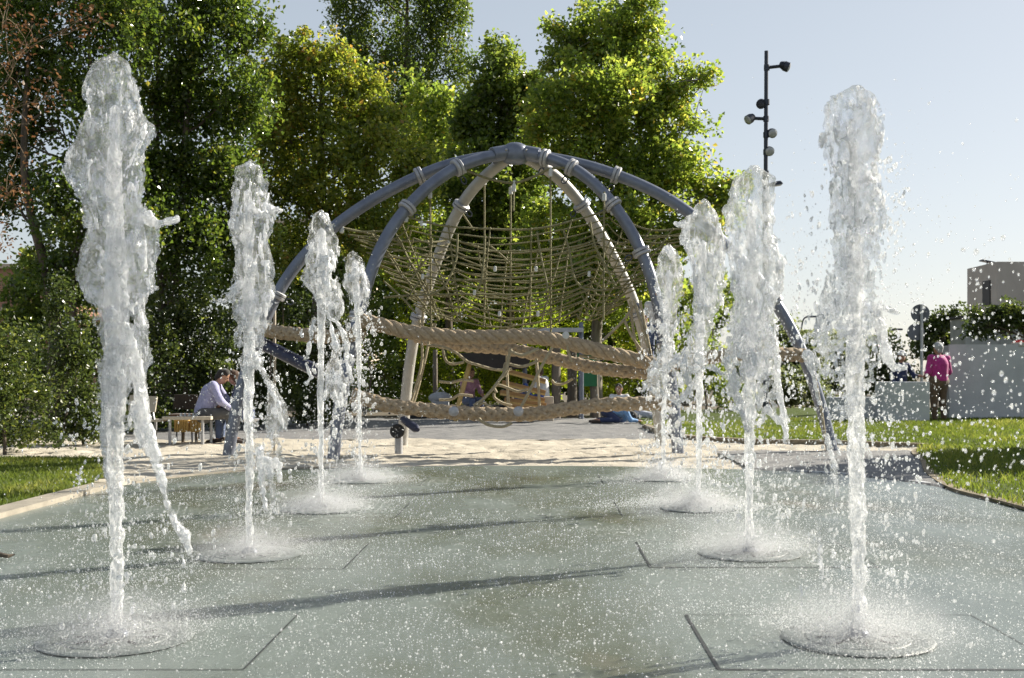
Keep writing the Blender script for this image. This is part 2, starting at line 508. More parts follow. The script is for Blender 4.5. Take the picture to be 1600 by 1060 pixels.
make_tree('leaning_poplar', 'dark poplar with a bare slanting trunk behind the nearest left jet', (-9.6, 23, 0), 23,
          [(100, -40, 110, 70), (180, 30, 70, 66), (60, 60, 56, 60), (130, 140, 70, 66), (55, 200, 40, 50), (165, 240, 70, 66), (105, 320, 62, 56), (190, 370, 60, 60), (75, 420, 36, 40), (10, 10, 60, 60), (130, 430, 60, 50), (15, 120, 46, 60), (5, 220, 46, 60), (20, 310, 46, 50)],
          50000, 'poplar', .10, 27, trunk_r=.11, clump=.32, clump_stretch=1.3, droop=.6, group=TG, stems=2)
make_tree('withered_tree', 'half bare tree with withered brown leaves at the left edge', (-9.9, 20, 0), 20,
          [(10, 30, 30, 50), (20, 110, 26, 40), (60, 60, 30, 40), (15, 200, 30, 50), (80, 150, 26, 40), (30, 290, 30, 46), (140, 30, 40, 30), (5, 380, 30, 40)],
          900, 'brown', .08, 28, trunk_r=.03, bark='twig', clump=.3, per=14, group=TG)

for q_, (lab_, bx_, bl_) in enumerate((
        ('dark dense tree far behind the seated couple', -13, [(120, 420, 90, 80), (230, 480, 90, 80), (150, 560, 100, 70), (60, 480, 80, 80), (250, 600, 80, 50), (40, 600, 80, 50)]),
        ('dark dense tree far behind the second and third left jets', -8.4, [(380, 400, 90, 70), (470, 430, 90, 70), (400, 500, 90, 70), (480, 540, 90, 70), (350, 590, 90, 50), (460, 620, 90, 40)]),
        ('dark dense tree far behind the net on its left half', -4, [(600, 400, 80, 60), (680, 470, 90, 60), (590, 500, 80, 60), (680, 560, 90, 60), (600, 610, 90, 45), (720, 400, 70, 60)]),
        ('dark dense tree far behind the net on its right half', 1.4, [(800, 420, 80, 60), (880, 470, 90, 60), (800, 510, 80, 60), (950, 430, 70, 60), (900, 560, 90, 60), (800, 600, 90, 45)]),
        ('dark dense tree far behind the front right leg and right jets', 5.6, [(1010, 430, 70, 60), (1060, 500, 70, 60), (990, 530, 70, 60), (1080, 580, 80, 50), (1000, 610, 80, 40), (1120, 470, 40, 50)]))):
    make_tree('backdrop_tree', lab_, (bx_, 44, 0), 44, bl_, 26000, 'maple', .19, 40 + q_, trunk_r=.14, clump=.5, wide=.85, group='dark trees along the back of the park', dens=1.0)
SG = 'shrubs around the playground'
sh = [
    ('sunlit yellow green shrub at the left edge beside the lawn', 17, [(15, 550, 52, 56), (-30, 600, 80, 90), (5, 630, 60, 60), (50, 630, 36, 66), (20, 690, 60, 30), (70, 692, 46, 26), (-40, 690, 60, 30)], 13000, 'dark', .065),
    ('dark shrub between the left lawn and the nearest left jet', 19, [(110, 560, 42, 80), (120, 640, 46, 60), (95, 480, 26, 50), (110, 678, 50, 28), (150, 670, 40, 26)], 11000, 'dark', .07),
    ('dark leafy shrub behind the left end of the bench', 23, [(190, 520, 50, 90), (200, 620, 56, 70), (240, 560, 50, 80), (200, 662, 76, 32)], 15000, 'dark', .085),
    ('tall shrub with light leaf tips behind the seated man', 24, [(285, 500, 50, 90), (300, 600, 56, 80), (330, 540, 44, 80), (300, 658, 66, 30)], 14000, 'dark', .085),
    ('shrub behind the second left jet', 25, [(390, 540, 50, 90), (400, 620, 60, 60), (430, 500, 46, 80), (400, 655, 66, 28)], 13000, 'dark', .085),
    ('shrub behind the third left jet and the blue padded bar', 26, [(470, 560, 50, 90), (500, 620, 60, 50), (520, 520, 46, 80), (490, 650, 60, 26)], 12000, 'dark', .09),
    ('green shrub between the fourth left jet and the back left leg', 33, [(585, 540, 50, 80), (600, 610, 50, 50), (560, 470, 46, 70)], 8000, 'maple', .10),
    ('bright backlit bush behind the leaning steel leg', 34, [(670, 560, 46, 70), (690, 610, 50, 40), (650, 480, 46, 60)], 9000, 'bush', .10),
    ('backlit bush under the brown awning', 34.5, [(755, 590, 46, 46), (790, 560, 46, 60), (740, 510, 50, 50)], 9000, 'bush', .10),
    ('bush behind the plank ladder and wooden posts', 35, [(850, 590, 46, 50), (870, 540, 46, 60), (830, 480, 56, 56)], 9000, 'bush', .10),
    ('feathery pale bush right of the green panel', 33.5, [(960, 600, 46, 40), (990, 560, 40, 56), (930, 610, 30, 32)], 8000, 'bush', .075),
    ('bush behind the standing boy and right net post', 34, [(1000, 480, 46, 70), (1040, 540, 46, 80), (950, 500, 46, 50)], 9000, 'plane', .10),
    ('bush seen between the three right jets', 33, [(1090, 560, 40, 70), (1100, 480, 40, 60), (1140, 600, 40, 50)], 8000, 'maple', .10),
    ('low bush right of the right jets, before the far trees', 36, [(1235, 610, 36, 40), (1205, 590, 30, 50), (1270, 620, 30, 34)], 6000, 'far', .11),
]
for i, (lab, Y, bl, n, lf, sz) in enumerate(sh):
    cx = np.mean([b[0] for b in bl])
    make_tree('shrub', lab, ((cx - PX0) * Y / F, Y, 0), Y, bl, n, lf, sz, 60 + i, cat='shrub', group=SG, trunk_r=.03, clump=.24, limbs=False, yspread=.9)

FG = 'far trees on the right'
far = [
    ('nearest of the distant trees, behind the right leg of the frame', 46, [(1230, 540, 30, 44), (1260, 560, 34, 50), (1215, 600, 30, 40), (1270, 620, 30, 30)], 9000, 'far', .19),
    ('distant hazy tree behind the rightmost jet', 62, [(1310, 560, 30, 40), (1340, 575, 30, 40), (1300, 610, 36, 34)], 7000, 'far', .25),
    ('distant bushy tree left of the road signs', 58, [(1380, 560, 26, 36), (1400, 590, 30, 36), (1365, 610, 26, 30)], 7000, 'far', .24),
    ('dark round evergreen between the road signs and the grey wall', 40, [(1470, 515, 26, 32), (1450, 545, 30, 34), (1480, 560, 24, 34), (1495, 490, 12, 14)], 8000, 'dark', .14),
]
for i, (lab, Y, bl, n, lf, sz) in enumerate(far):
    cx = np.mean([b[0] for b in bl])
    make_tree('distant_tree', lab, ((cx - PX0) * Y / F, Y, 0), Y, bl, n, lf, sz, 90 + i, group=FG, trunk_r=.14, clump=.5 if i < 3 else .26, limbs=True)
make_tree('garden_tree', 'dark long leaved tree leaning over the grey wall in front of the concrete tower', (14.2, 29.5, 0), 30,
          [(1570, 492, 34, 20), (1600, 500, 40, 26), (1525, 492, 16, 7), (1548, 508, 26, 14), (1650, 480, 46, 40), (1650, 540, 40, 50), (1520, 514, 12, 6)],
          12000, 'dark', .15, 101, trunk_r=.09, clump=.2, wide=.42)
make_tree('verge_tree', 'leafy tree on the right lawn, casting shade over the grass', (12.9, 18.9, 0), 18.9,
          [(2080, 270, 130, 90), (2150, 330, 120, 90), (2010, 340, 90, 70), (1950, 300, 70, 60), (1900, 330, 60, 60), (2050, 200, 90, 60)], 20000, 'maple', .2, 102, trunk_r=.12, clump=.42)

# ------------------------------------------------------------------ setting: ground, pad, sand, lawns
def lattice(xs, sx, rng_len):
    u = (xs - xs[0]) / sx
    i = np.floor(u).astype(int); f = u - i
    return i, (f * f * (3 - 2 * f)).astype(np.float32), i.max() + 2


def noise2(xs, ys, s, rng):
    ix, fx, nx = lattice(xs, s, 0); iy, fy, ny = lattice(ys, s, 0)
    L = rng.uniform(-1, 1, (nx, ny)).astype(np.float32)
    A = L[:, iy] * (1 - fy) + L[:, iy + 1] * fy
    return A[ix] * (1 - fx[:, None]) + A[ix + 1] * fx[:, None]


def noise3(xs, ys, zs, sc, rng):
    ix, fx, nx = lattice(xs, sc[0], 0); iy, fy, ny = lattice(ys, sc[1], 0); iz, fz, nz = lattice(zs, sc[2], 0)
    L = rng.uniform(-1, 1, (nx, ny, nz)).astype(np.float32)
    A = L[:, :, iz] * (1 - fz) + L[:, :, iz + 1] * fz
    A = A[:, iy] * (1 - fy)[None, :, None] + A[:, iy + 1] * fy[None, :, None]
    return A[ix] * (1 - fx)[:, None, None] + A[ix + 1] * fx[:, None, None]


def in_poly(X, Y, poly):
    P = np.asarray(poly); c = np.zeros(X.shape, bool); j = len(P) - 1
    for i in range(len(P)):
        xi, yi = P[i]; xj, yj = P[j]
        cond = ((yi > Y) != (yj > Y)) & (X < (xj - xi) * (Y - yi) / (yj - yi + 1e-12) + xi)
        c ^= cond; j = i
    return c


def sheet(name, xs, ys, Z, mat, keep=None):
    nx, ny = len(xs), len(ys)
    X, Yg = np.meshgrid(xs, ys, indexing='ij')
    V = np.stack([X, Yg, Z], -1).reshape(-1, 3)
    i, j = np.meshgrid(np.arange(nx - 1), np.arange(ny - 1), indexing='ij')
    a = (i * ny + j).ravel()
    Fc = np.stack([a, a + ny, a + ny + 1, a + 1], 1)
    if keep is not None:
        Fc = Fc[keep(X[:-1, :-1], Yg[:-1, :-1]).ravel()]
    return np_mesh(name, V, Fc, mat, None, True)


pad_edge = [(-4.37, -3), (-4.37, 2), (-4.37, 7), (-4.37, 11.3), (-4.32, 12.2), (-3.95, 13.2), (-3.4, 13.85), (-2.7, 14.25), (-1.5, 14.52), (-.3, 14.6), (.6, 14.55), (1.5, 14.38), (2.93, 13.85), (3.65, 13.1), (4.12, 12), (4.2, 10.5), (4.2, 7), (4.2, 2), (4.2, -3)]
PAD = [(p.x, p.y) for p in catmull([(a, b, 0) for a, b in pad_edge], 5)]

tag(MB().add([(-900, -100, -.1), (900, -100, -.1), (900, 1800, -.1), (-900, 1800, -.1)], [(0, 1, 2, 3)]).build('ground', M['soil']), kind='structure')

# wet pad
m, nt, out = new_mat('wet_pad')
p = N(nt, 'ShaderNodeBsdfPrincipled')
n1 = noise_node(nt, .55, 6, .62, (1, .55, 1))
r1 = ramp(nt, n1.outputs['Fac'], [(.30, (.19, .22, .208)), (.48, (.145, .17, .155)), (.60, (.095, .108, .078)), (.70, (.165, .138, .098))])
n2 = noise_node(nt, 90, 3, .7)
r2 = ramp(nt, n2.outputs['Fac'], [(.3, .75), (.7, 1.25)])
mu = N(nt, 'ShaderNodeMix'); mu.data_type = 'RGBA'; mu.blend_type = 'MULTIPLY'; mu.inputs['Factor'].default_value = .8
nt.links.new(r1.outputs['Color'], mu.inputs['A']); nt.links.new(r2.outputs['Color'], mu.inputs['B'])
nt.links.new(mu.outputs['Result'], p.inputs['Base Color'])
n3 = noise_node(nt, 1.3, 4, .6, (1, .5, 1))
r3 = ramp(nt, n3.outputs['Fac'], [(.35, .12), (.65, .34)])
nt.links.new(r3.outputs['Color'], p.inputs['Roughness'])
p.inputs['Specular IOR Level'].default_value = .55
n4 = noise_node(nt, 38, 5, .7)
bp = N(nt, 'ShaderNodeBump'); bp.inputs['Strength'].default_value = .42; bp.inputs['Distance'].default_value = .012
n5 = noise_node(nt, 5.5, 3, .55, (1, .6, 1))
ad = N(nt, 'ShaderNodeMath'); ad.operation = 'MULTIPLY_ADD'; ad.inputs[1].default_value = 1.6
nt.links.new(n5.outputs['Fac'], ad.inputs[0]); nt.links.new(n4.outputs['Fac'], ad.inputs[2])
nt.links.new(ad.outputs[0], bp.inputs['Height']); nt.links.new(bp.outputs['Normal'], p.inputs['Normal'])
nt.links.new(p.outputs[0], out.inputs['Surface'])
M['pad'] = m
tag(MB().prism(PAD, -.08, 0).build('fountain_pavement', M['pad']), kind='structure')

rg = np.random.default_rng(5)
xs = np.arange(-9, 10.001, .055); ys = np.arange(10.5, 20.6, .055)
Z = noise2(xs, ys, 1.1, rg) * .015 + noise2(xs, ys, .33, rg) * .010 - np.maximum(noise2(xs, ys, .19, rg) + .5 * noise2(xs, ys, .09, rg) - .1, 0) * .05 + noise2(xs, ys, .07, rg) * .008 - .012
XX, YY = np.meshgrid(xs, ys, indexing='ij')
big = [((a - 0) * 1.02, (b - 4) * 1.03 + 4) for a, b in PAD]
near = in_poly(XX, YY, big)
Z = np.where(near, np.minimum(Z * .35 - .012, -.004), Z)
inner = in_poly(XX, YY, [(a * .985, (b - 4) * .985 + 4) for a, b in PAD])
Z = np.where(inner, -.06, Z)
tag(sheet('sand', xs, ys, Z, M['sand']), kind='structure')
xs = np.arange(-14, 9, .12); ys = np.arange(20.4, 30, .12)
Z = noise2(xs, ys, .9, rg) * .02 + noise2(xs, ys, .26, rg) * .012 - .03
tag(sheet('grey_area', xs, ys, Z, M['gravel']), kind='structure')  # grey ground sheet behind the sand, same material as the path
xs = np.arange(2.6, 5.6, .06); ys = np.arange(11.8, 17.2, .06)
Z = noise2(xs, ys, .5, rg) * .008 + noise2(xs, ys, .13, rg) * .008 + .018
XX, YY = np.meshgrid(xs, ys, indexing='ij')
Z = np.where(in_poly(XX, YY, PAD), -.05, Z)
tag(sheet('gravel_path', xs, ys, Z, M['gravel']), kind='structure')

LAWN_L = [(-16, 3), (-4.62, 3), (-4.62, 11.6), (-4.9, 13), (-5.45, 14.3), (-5.75, 15.3), (-7, 15.6), (-16, 16)]
LAWN_R = [(4.2, 2), (4.2, 10.2), (4.17, 11.6), (4.55, 13.4), (5.1, 15.2), (5.5, 16.8), (6.2, 18.3), (4.8, 19.2), (3.6, 19.6), (2.6, 21), (2.3, 26), (3, 34), (60, 60), (60, 2)]


def lawn_h(x, y):
    return .02 + .10 * np.clip((y - 16) / 8, 0, 1) * np.clip((x - 3) / 4, 0, 1)


xs = np.arange(-16, -4.5, .1); ys = np.arange(3, 16.1, .1)
XX, YY = np.meshgrid(xs, ys, indexing='ij')
tag(sheet('left_lawn', xs, ys, noise2(xs, ys, .8, rg) * .015 + .015, M['lawn'], keep=lambda a, b: in_poly(a + .05, b + .05, LAWN_L)), kind='structure')
xs = np.arange(2, 30, .12); ys = np.arange(2, 34, .12)
XX, YY = np.meshgrid(xs, ys, indexing='ij')
tag(sheet('right_lawn', xs, ys, noise2(xs, ys, .9, rg) * .02 + lawn_h(XX, YY), M['lawn'], keep=lambda a, b: in_poly(a + .06, b + .06, LAWN_R)), kind='structure')


def grass(name, poly, box, n, hgt, wid, seed, label):
    rng = np.random.default_rng(seed)
    x = rng.uniform(box[0], box[1], n); y = rng.uniform(box[2], box[3], n)
    k = in_poly(x, y, poly); x, y = x[k], y[k]; n = len(x)
    z = np.where(x > 0, lawn_h(x, y), .015) - .01
    gx = np.arange(box[0] - 1, box[1] + 1, .1); gy = np.arange(box[2] - 1, box[3] + 1, .1)
    pm = noise2(gx, gy, .9, rng) + .6 * noise2(gx, gy, .3, rng)
    pt = pm[((x - gx[0]) / .1).astype(int), ((y - gy[0]) / .1).astype(int)]
    h = hgt * rng.uniform(.5, 1.5, n) * (1 + .35 * pt); a = rng.uniform(0, 2 * np.pi, n); w = wid * rng.uniform(.7, 1.3, n)
    lean = rng.uniform(.1, .8, n) * h; b = rng.uniform(0, 2 * np.pi, n)
    dx, dy = np.cos(a) * w, np.sin(a) * w
    V = np.empty((n, 4, 3))
    V[:, 0] = np.stack([x - dx, y - dy, z], 1); V[:, 1] = np.stack([x + dx, y + dy, z], 1)
    mx, my = x + np.cos(b) * lean * .35, y + np.sin(b) * lean * .35
    V[:, 2] = np.stack([mx + dx * .7, my + dy * .7, z + h * .6], 1)
    V[:, 3] = np.stack([x + np.cos(b) * lean, y + np.sin(b) * lean, z + h], 1)
    i = np.arange(n)[:, None] * 4
    Fc = np.concatenate([i + np.array([[0, 1, 2]]), i + np.array([[0, 2, 3]])], 1).reshape(-1, 3)
    o = np_mesh(name, V.reshape(-1, 3), Fc, LEAF['grass'], None, False, np.repeat(np.clip(rng.normal(.5, .18, n) + .32 * pt, 0, 1), 2))
    return tag(o, label, 'grass', kind='stuff')


grass('lawn_grass', LAWN_L, (-8.5, -4.6, 8.5, 15.6), 70000, .055, .005, 1, 'mown green grass between the left kerb and the shrubs')
grass('verge_grass', LAWN_R, (2.3, 12, 9, 26), 120000, .06, .007, 2, 'green grass on the right bank, partly in tree shade')
# kerb along the left lawn and thin edging on the right
def strip(name, line, half, z0, z1, mat):
    mb = MB()
    line = catmull([(a, b, 0) for a, b in line], 5)
    vs = []
    for i, q in enumerate(line):
        d = (line[min(i + 1, len(line) - 1)] - line[max(i - 1, 0)]).normalized()
        s = Vector((-d.y, d.x, 0)) * half
        vs += [(q.x - s.x, q.y - s.y, z0), (q.x - s.x, q.y - s.y, z1), (q.x + s.x, q.y + s.y, z1), (q.x + s.x, q.y + s.y, z0)]
    fs = []
    for i in range(len(line) - 1):
        for k in range(4):
            fs.append((i * 4 + k, i * 4 + (k + 1) % 4, (i + 1) * 4 + (k + 1) % 4, (i + 1) * 4 + k))
    fs += [(3, 2, 1, 0), tuple((len(line) - 1) * 4 + k for k in range(4))]
    return tag(mb.add(vs, fs).build(name, mat), kind='structure')


strip('left_kerb', [(-4.495, 1), (-4.495, 6), (-4.495, 11.2), (-4.47, 11.9)], .12, -.08, .045, M['kerb'])
strip('right_kerb', [(2.96, 13.93), (3.72, 13.16), (4.2, 12.05), (4.27, 10.9)], .035, -.08, .016, M['concrete_pale'])
strip('soil_edge', [(4.235, 2), (4.235, 6), (4.235, 10.2), (4.2, 11.6), (4.56, 13.4), (5.1, 15.2), (5.5, 16.8), (6.2, 18.3)], .055, -.1, .03, M['soil_light'])
strip('soil_edge', [(6.2, 18.3), (4.8, 19.2), (3.6, 19.6), (2.6, 21), (2.35, 25)], .09, -.1, .05, M['soil_light'])
strip('soil_edge', [(-4.9, 13), (-5.45, 14.3), (-5.75, 15.3), (-7, 15.6), (-12, 15.8)], .08, -.1, .03, M['soil_light'])
strip('far_kerb', [(-4.36, 12.42), (-4.0, 13.3), (-3.44, 13.93), (-2.72, 14.33)], .03, -.08, .012, M['kerb'])

# ------------------------------------------------------------------ nozzle panels and drain plates
JY = {}
def base_of(bx, by):
    return gp(bx, by)


JB = {1: (182, 1000), 2: (390, 868), 3: (503, 797), 4: (563, 752), 5: (1340, 1000), 6: (1171, 866), 7: (1091, 795), 8: (1037, 749)}
names = {1: 'nearest left jet', 2: 'second left jet', 3: 'third left jet', 4: 'farthest left jet', 5: 'nearest right jet', 6: 'second right jet', 7: 'third right jet', 8: 'farthest right jet'}
for k, (bx, by) in JB.items():
    b = base_of(bx, by)
    hw, hd = .70, .52
    mb = MB()
    t = .008 if k in (5, 6) else .004
    u = t * .35; tl, tr_ = (t, u) if k > 4 else (u, t)
    for (x0, x1, y0, y1) in ((-hw, hw, -hd - t, -hd + t), (-hw, hw, hd - u, hd + u), (-hw - tl, -hw + tl, -hd + t, hd - u), (hw - tr_, hw + tr_, -hd + t, hd - u)):
        mb.add([(b.x + x0, b.y + y0, .003), (b.x + x1, b.y + y0, .003), (b.x + x1, b.y + y1, .003), (b.x + x0, b.y + y1, .003)], [(0, 1, 2, 3)])
    tag(mb.build('pavement_joint', M['joint']), kind='structure')
    pl = thing('drain_plate', b, 'round metal drain plate in the paving under the ' + names[k], 'drain plate', 'drain plates under the jets')
    MB().lathe(b, (0, 0, 1), [(-.02, .30), (.006, .335), (.012, .325), (.012, .245), (.008, .24), (.008, .232), (.012, .228), (.012, .07), (.012, .01)], 40).build('cover', M['plate'], pl, True)
    for q in range(8 if k in (1, 2, 5, 6) else 0):
        a = 2 * math.pi * q / 8
        MB().box((b.x + .15 * math.cos(a), b.y + .15 * math.sin(a), .013), (.075, .016, .005), Matrix.Rotation(a, 3, 'Z')).build('slot', M['dark'], pl)
    MB().lathe(b + Vector((0, 0, .02)), (0, 0, 1), [(0, .055), (.015, .05), (.03, .03), (.03, .02)], 20).build('nozzle', M['steel'], pl, True)

# a fallen twig at the left edge of the pad
q = gp(6, 874)
tw = MB().tube([q + Vector((-.14, .02, .012)), q + Vector((-.03, 0, .03)), q + Vector((.04, -.02, .022)), q + Vector((.07, 0, .03))], [.008, .017, .013, .004], 7)
tag(tw.build('fallen_bark', M['bark'], None, True), 'small dark piece of bark lying on the wet pad at the left edge', 'bark')

# ------------------------------------------------------------------ dome climbing frame
HY = 17.5
HUB = at(805, 240, HY)
LEGS = {
    'l': (gp(356, 707), [(740, 244), (700, 256), (665, 268), (600, 300), (560, 325), (520, 352), (480, 390), (452, 425), (432, 457), (412, 500), (395, 545), (377, 600), (364, 650)]),
    'fl': (gp(520, 713), [(760, 240), (712, 254), (670, 286), (630, 326), (605, 362), (586, 400), (573, 440), (560, 490), (546, 550), (533, 620), (525, 665)]),
    'bl': (gp(628, 695), [(785, 252), (757, 274), (735, 297), (720, 318), (705, 350), (690, 385), (677, 420), (665, 455), (652, 500), (645, 530), (637, 580), (632, 635)]),
    'fr': (gp(1060, 708), [(858, 241), (895, 256), (930, 284), (960, 318), (985, 355), (1005, 395), (1018, 430), (1031, 480), (1041, 540), (1050, 600), (1057, 655)]),
    'br': (gp(1034, 695), [(838, 252), (865, 268), (890, 294), (908, 318), (930, 350), (950, 385), (968, 420), (985, 455), (997, 490), (1009, 530), (1020, 580), (1028, 640)]),
    'r': (gp(1303, 706), [(870, 245), (920, 258), (960, 272), (1010, 290), (1050, 312), (1085, 335), (1130, 374), (1180, 428), (1215, 470), (1240, 517), (1258, 560), (1277, 610), (1292, 660)]),
}


def on_plane(px, py, b):
    u = Vector((b.x - HUB.x, b.y - HUB.y)).normalized()
    dx = (px - PX0) / F
    t = (HUB.x * u.y - HUB.y * u.x) / (dx * u.y - u.x)
    return at(px, py, t)


dome = thing('climbing_dome', (HUB.x, HUB.y, 0), 'large dome climbing frame of six curved grey steel tubes', 'climbing frame')
COLLAR = {'l': [2, 8], 'fl': [1, 3, 7], 'bl': [3, 8], 'fr': [0, 1, 3, 5, 8], 'br': [3, 8], 'r': [2, 8]}
LEGP = {}
leg_label = {'l': 'leg bowing out to the far left', 'fl': 'front left leg behind the third jet', 'bl': 'sunlit rear left leg', 'fr': 'front right leg', 'br': 'sunlit rear right leg', 'r': 'leg bowing out to the far right'}
RT = .088
for k, (b, pts) in LEGS.items():
    P = [HUB] + [on_plane(x, y, b) for x, y in pts] + [Vector((b.x, b.y, -.1))]
    # even out noise of the trace: light smoothing
    for _ in range(2):
        P = [P[0]] + [P[i] * .5 + (P[i - 1] + P[i + 1]) * .25 for i in range(1, len(P) - 1)] + [P[-1]]
    cp = catmull(P, 6)
    LEGP[k] = cp
    lg = MB().tube(cp, RT, 20).build('leg', M['steel_sunlit' if k in ('bl', 'br') else 'steel'], dome, True)
    lg['label'] = leg_label[k]
    for c in COLLAR[k]:
        i = (c + 1) * 6
        d = (cp[i + 1] - cp[i - 1]).normalized()
        f = MB().lathe(cp[i] - d * .055, d, [(0, .09), (0, .12), (.012, .134), (.045, .134), (.055, .114), (.065, .134), (.098, .134), (.11, .12), (.11, .09)], 24)
        co = f.build('collar', M['steel_light'], lg, True)
        dn = Vector((HUB.x, HUB.y, cp[i].z - .3)) - cp[i]
        dn = (dn - d * dn.dot(d)).normalized()
        e = cp[i] + dn * .15
        sd = d.cross(dn).normalized()
        ring = [e + dn * (.06 + .055 * math.cos(a)) + (d * .04) * math.sin(a) for a in np.linspace(0, 2 * math.pi, 13)]
        MB().tube(ring, .011, 6).build('eyelet', M['dark_metal'], lg, True)
hb = MB().lathe(HUB + Vector((0, 0, -.16)), (0, 0, 1), [(0, .10), (.02, .17), (.06, .20), (.22, .20), (.27, .175), (.31, .10), (.325, .03)], 26)
hub = hb.build('hub', M['steel'], dome, True)
bo = MB()
for k, (b, pts) in LEGS.items():
    u = (b - HUB); u.z = 0; u.normalize()
    sl = MB().lathe(HUB + u * .16, (LEGP[k][8] - LEGP[k][0]).normalized(), [(0, .112), (.2, .112), (.22, .105)], 20)
    sl.build('sleeve', M['steel'], hub, True)
    s = Vector((-u.y, u.x, 0))
    for sg in (-1, 1):
        bo.ball(HUB + u * .2 + s * .112 * sg + Vector((0, 0, .02)), .022, 8)
bo.build('bolts', M['steel_light'], hub, True)


def leg_at_z(k, z):
    cp = LEGP[k]
    for i in range(len(cp) - 1):
        if cp[i].z >= z >= cp[i + 1].z and i > 3:
            t = (cp[i].z - z) / max(cp[i].z - cp[i + 1].z, 1e-6)
            return cp[i].lerp(cp[i + 1], t)
    return cp[-1].copy()


# ------------------------------------------------------------------ rope net inside the dome
net = thing('climbing_net', (HUB.x, HUB.y, 1.9), 'olive green rope net hanging in rings inside the steel dome', 'rope net')
CEN = Vector((HUB.x, HUB.y, 0))
ORDER = ['fl', 'fr', 'r', 'br', 'bl', 'l']
NR = 14
ztop = {'fl': 3.45, 'fr': 3.6, 'r': 3.35, 'br': 3.3, 'bl': 3.3, 'l': 3.35}
rr = random.Random(3)
RINGS = []
for k in range(NR):
    t = k / (NR - 1)
    nodes = []
    for q in ORDER:
        p0 = leg_at_z(q, ztop[q])
        sc = (.955 - .26 * t) if q not in ('l', 'r') else (.955 - .42 * t)
        p = CEN + (Vector((p0.x, p0.y, 0)) - CEN) * sc
        p.z = ztop[q] - t * (1.42 if q in ('fl', 'fr') else 1.22) + rr.uniform(-.012, .012)
        nodes.append(p)
    ring = []
    for i in range(6):
        a, b = nodes[i], nodes[(i + 1) % 6]
        sag = .24 if i in (0, 3) else .13
        ring.append([(a.lerp(b, u) * 1.0) + (CEN + Vector((0, 0, a.z)) - a.lerp(b, .5)) * (.10 * 4 * u * (1 - u)) * Vector((1, 1, 0)).length / 1.414
                     - Vector((0, 0, sag * 4 * u * (1 - u) + .02 * math.sin(u * 12.6 + k * 1.7))) for u in np.linspace(0, 1, 11)])
    for i in range(6):       # keep the ring's own height: the pull towards the middle is horizontal only
        for j, u in enumerate(np.linspace(0, 1, 11)):
            a, b = nodes[i], nodes[(i + 1) % 6]
            ring[i][j].z = a.z + (b.z - a.z) * u - (.24 if i in (0, 3) else .13) * 4 * u * (1 - u) - .014 * math.sin(u * 12.6 + k * 1.7)
    RINGS.append(ring)
    for i in range(6):
        MB().tube(catmull(ring[i], 2), .0105 if k else .015, 6).build('net_rope', M['rope_net'], net, True)
    if k == 0:
        for i, q in enumerate(ORDER):
            pz = leg_at_z(q, ztop[q] + .12)
            MB().tube([pz, nodes[i].lerp(pz, .4), nodes[i]], .018, 6).build('net_rope', M['rope_net'], net, True)
            MB().lathe(nodes[i].lerp(pz, .12), nodes[i] - pz, [(0, .02), (.01, .034), (.09, .034), (.1, .02)], 8).build('clamp', M['clamp'], net, True)
for i in range(6):
    for j in ((2, 4, 6, 8) if i in (0, 3) else (3, 6, 8)):
        ln = []
        sw = rr.uniform(-.05, .05)
        for k in range(NR):
            jj = min(max(j + sw * k * 1.6, 0), 10); j0 = int(jj); f = jj - j0
            p = RINGS[k][i][j0].lerp(RINGS[k][i][min(j0 + 1, 10)], f)
            ln.append(p + Vector((0, -.012, 0)))
        mb = MB().tube(catmull(ln, 3), .0115, 6)
        for p in ln[::1]:
            mb.ball(p, .02, 6, (1, 1, 1.25))
        mb.build('net_rope', M['rope_net'], net, True)
# loose curved ropes in front of the net and white connectors
for pts, Y in (([(715, 366), (713, 405), (703, 432), (690, 452), (668, 462)], 16.6), ([(758, 368), (755, 420), (750, 445), (741, 460)], 16.6), ([(880, 358), (890, 395), (896, 430), (905, 445), (915, 452), (945, 454)], 16.6),
               ([(922, 347), (930, 385), (948, 420), (962, 447)], 16.6), ([(839, 363), (845, 400), (854, 440), (855, 452), (848, 459)], 16.6), ([(640, 440), (670, 398), (675, 372)], 16.9), ([(600, 440), (628, 465), (650, 490)], 16.5),
               ([(635, 470), (662, 435), (700, 438), (760, 437), (850, 430)], 16.8), ([(600, 465), (640, 462), (720, 460), (800, 461)], 16.8), ([(760, 380), (785, 400), (800, 415)], 17.6), ([(740, 360), (720, 330)], 18.2)):
    MB().tube(catmull([at(x, y, Y) for x, y in pts], 4), .015, 6).build('net_rope', M['rope_net'], net, True)
for x, y, Y in ((658, 349, 16.6), (773, 420, 16.6), (780, 490, 16.6), (741, 457, 16.55), (837, 420, 16.6), (920, 428, 16.6), (660, 432, 16.6), (840, 490, 16.6), (727, 266, 17.2), (803, 286, 17.2), (860, 265, 17.2)):
    p = at(x, y, Y)
    MB().lathe(p - Vector((0, 0, .045)), (.1, 0, 1), [(0, .012), (.01, .022), (.07, .022), (.08, .012)], 8).build('clamp', M['clamp'], net, True)
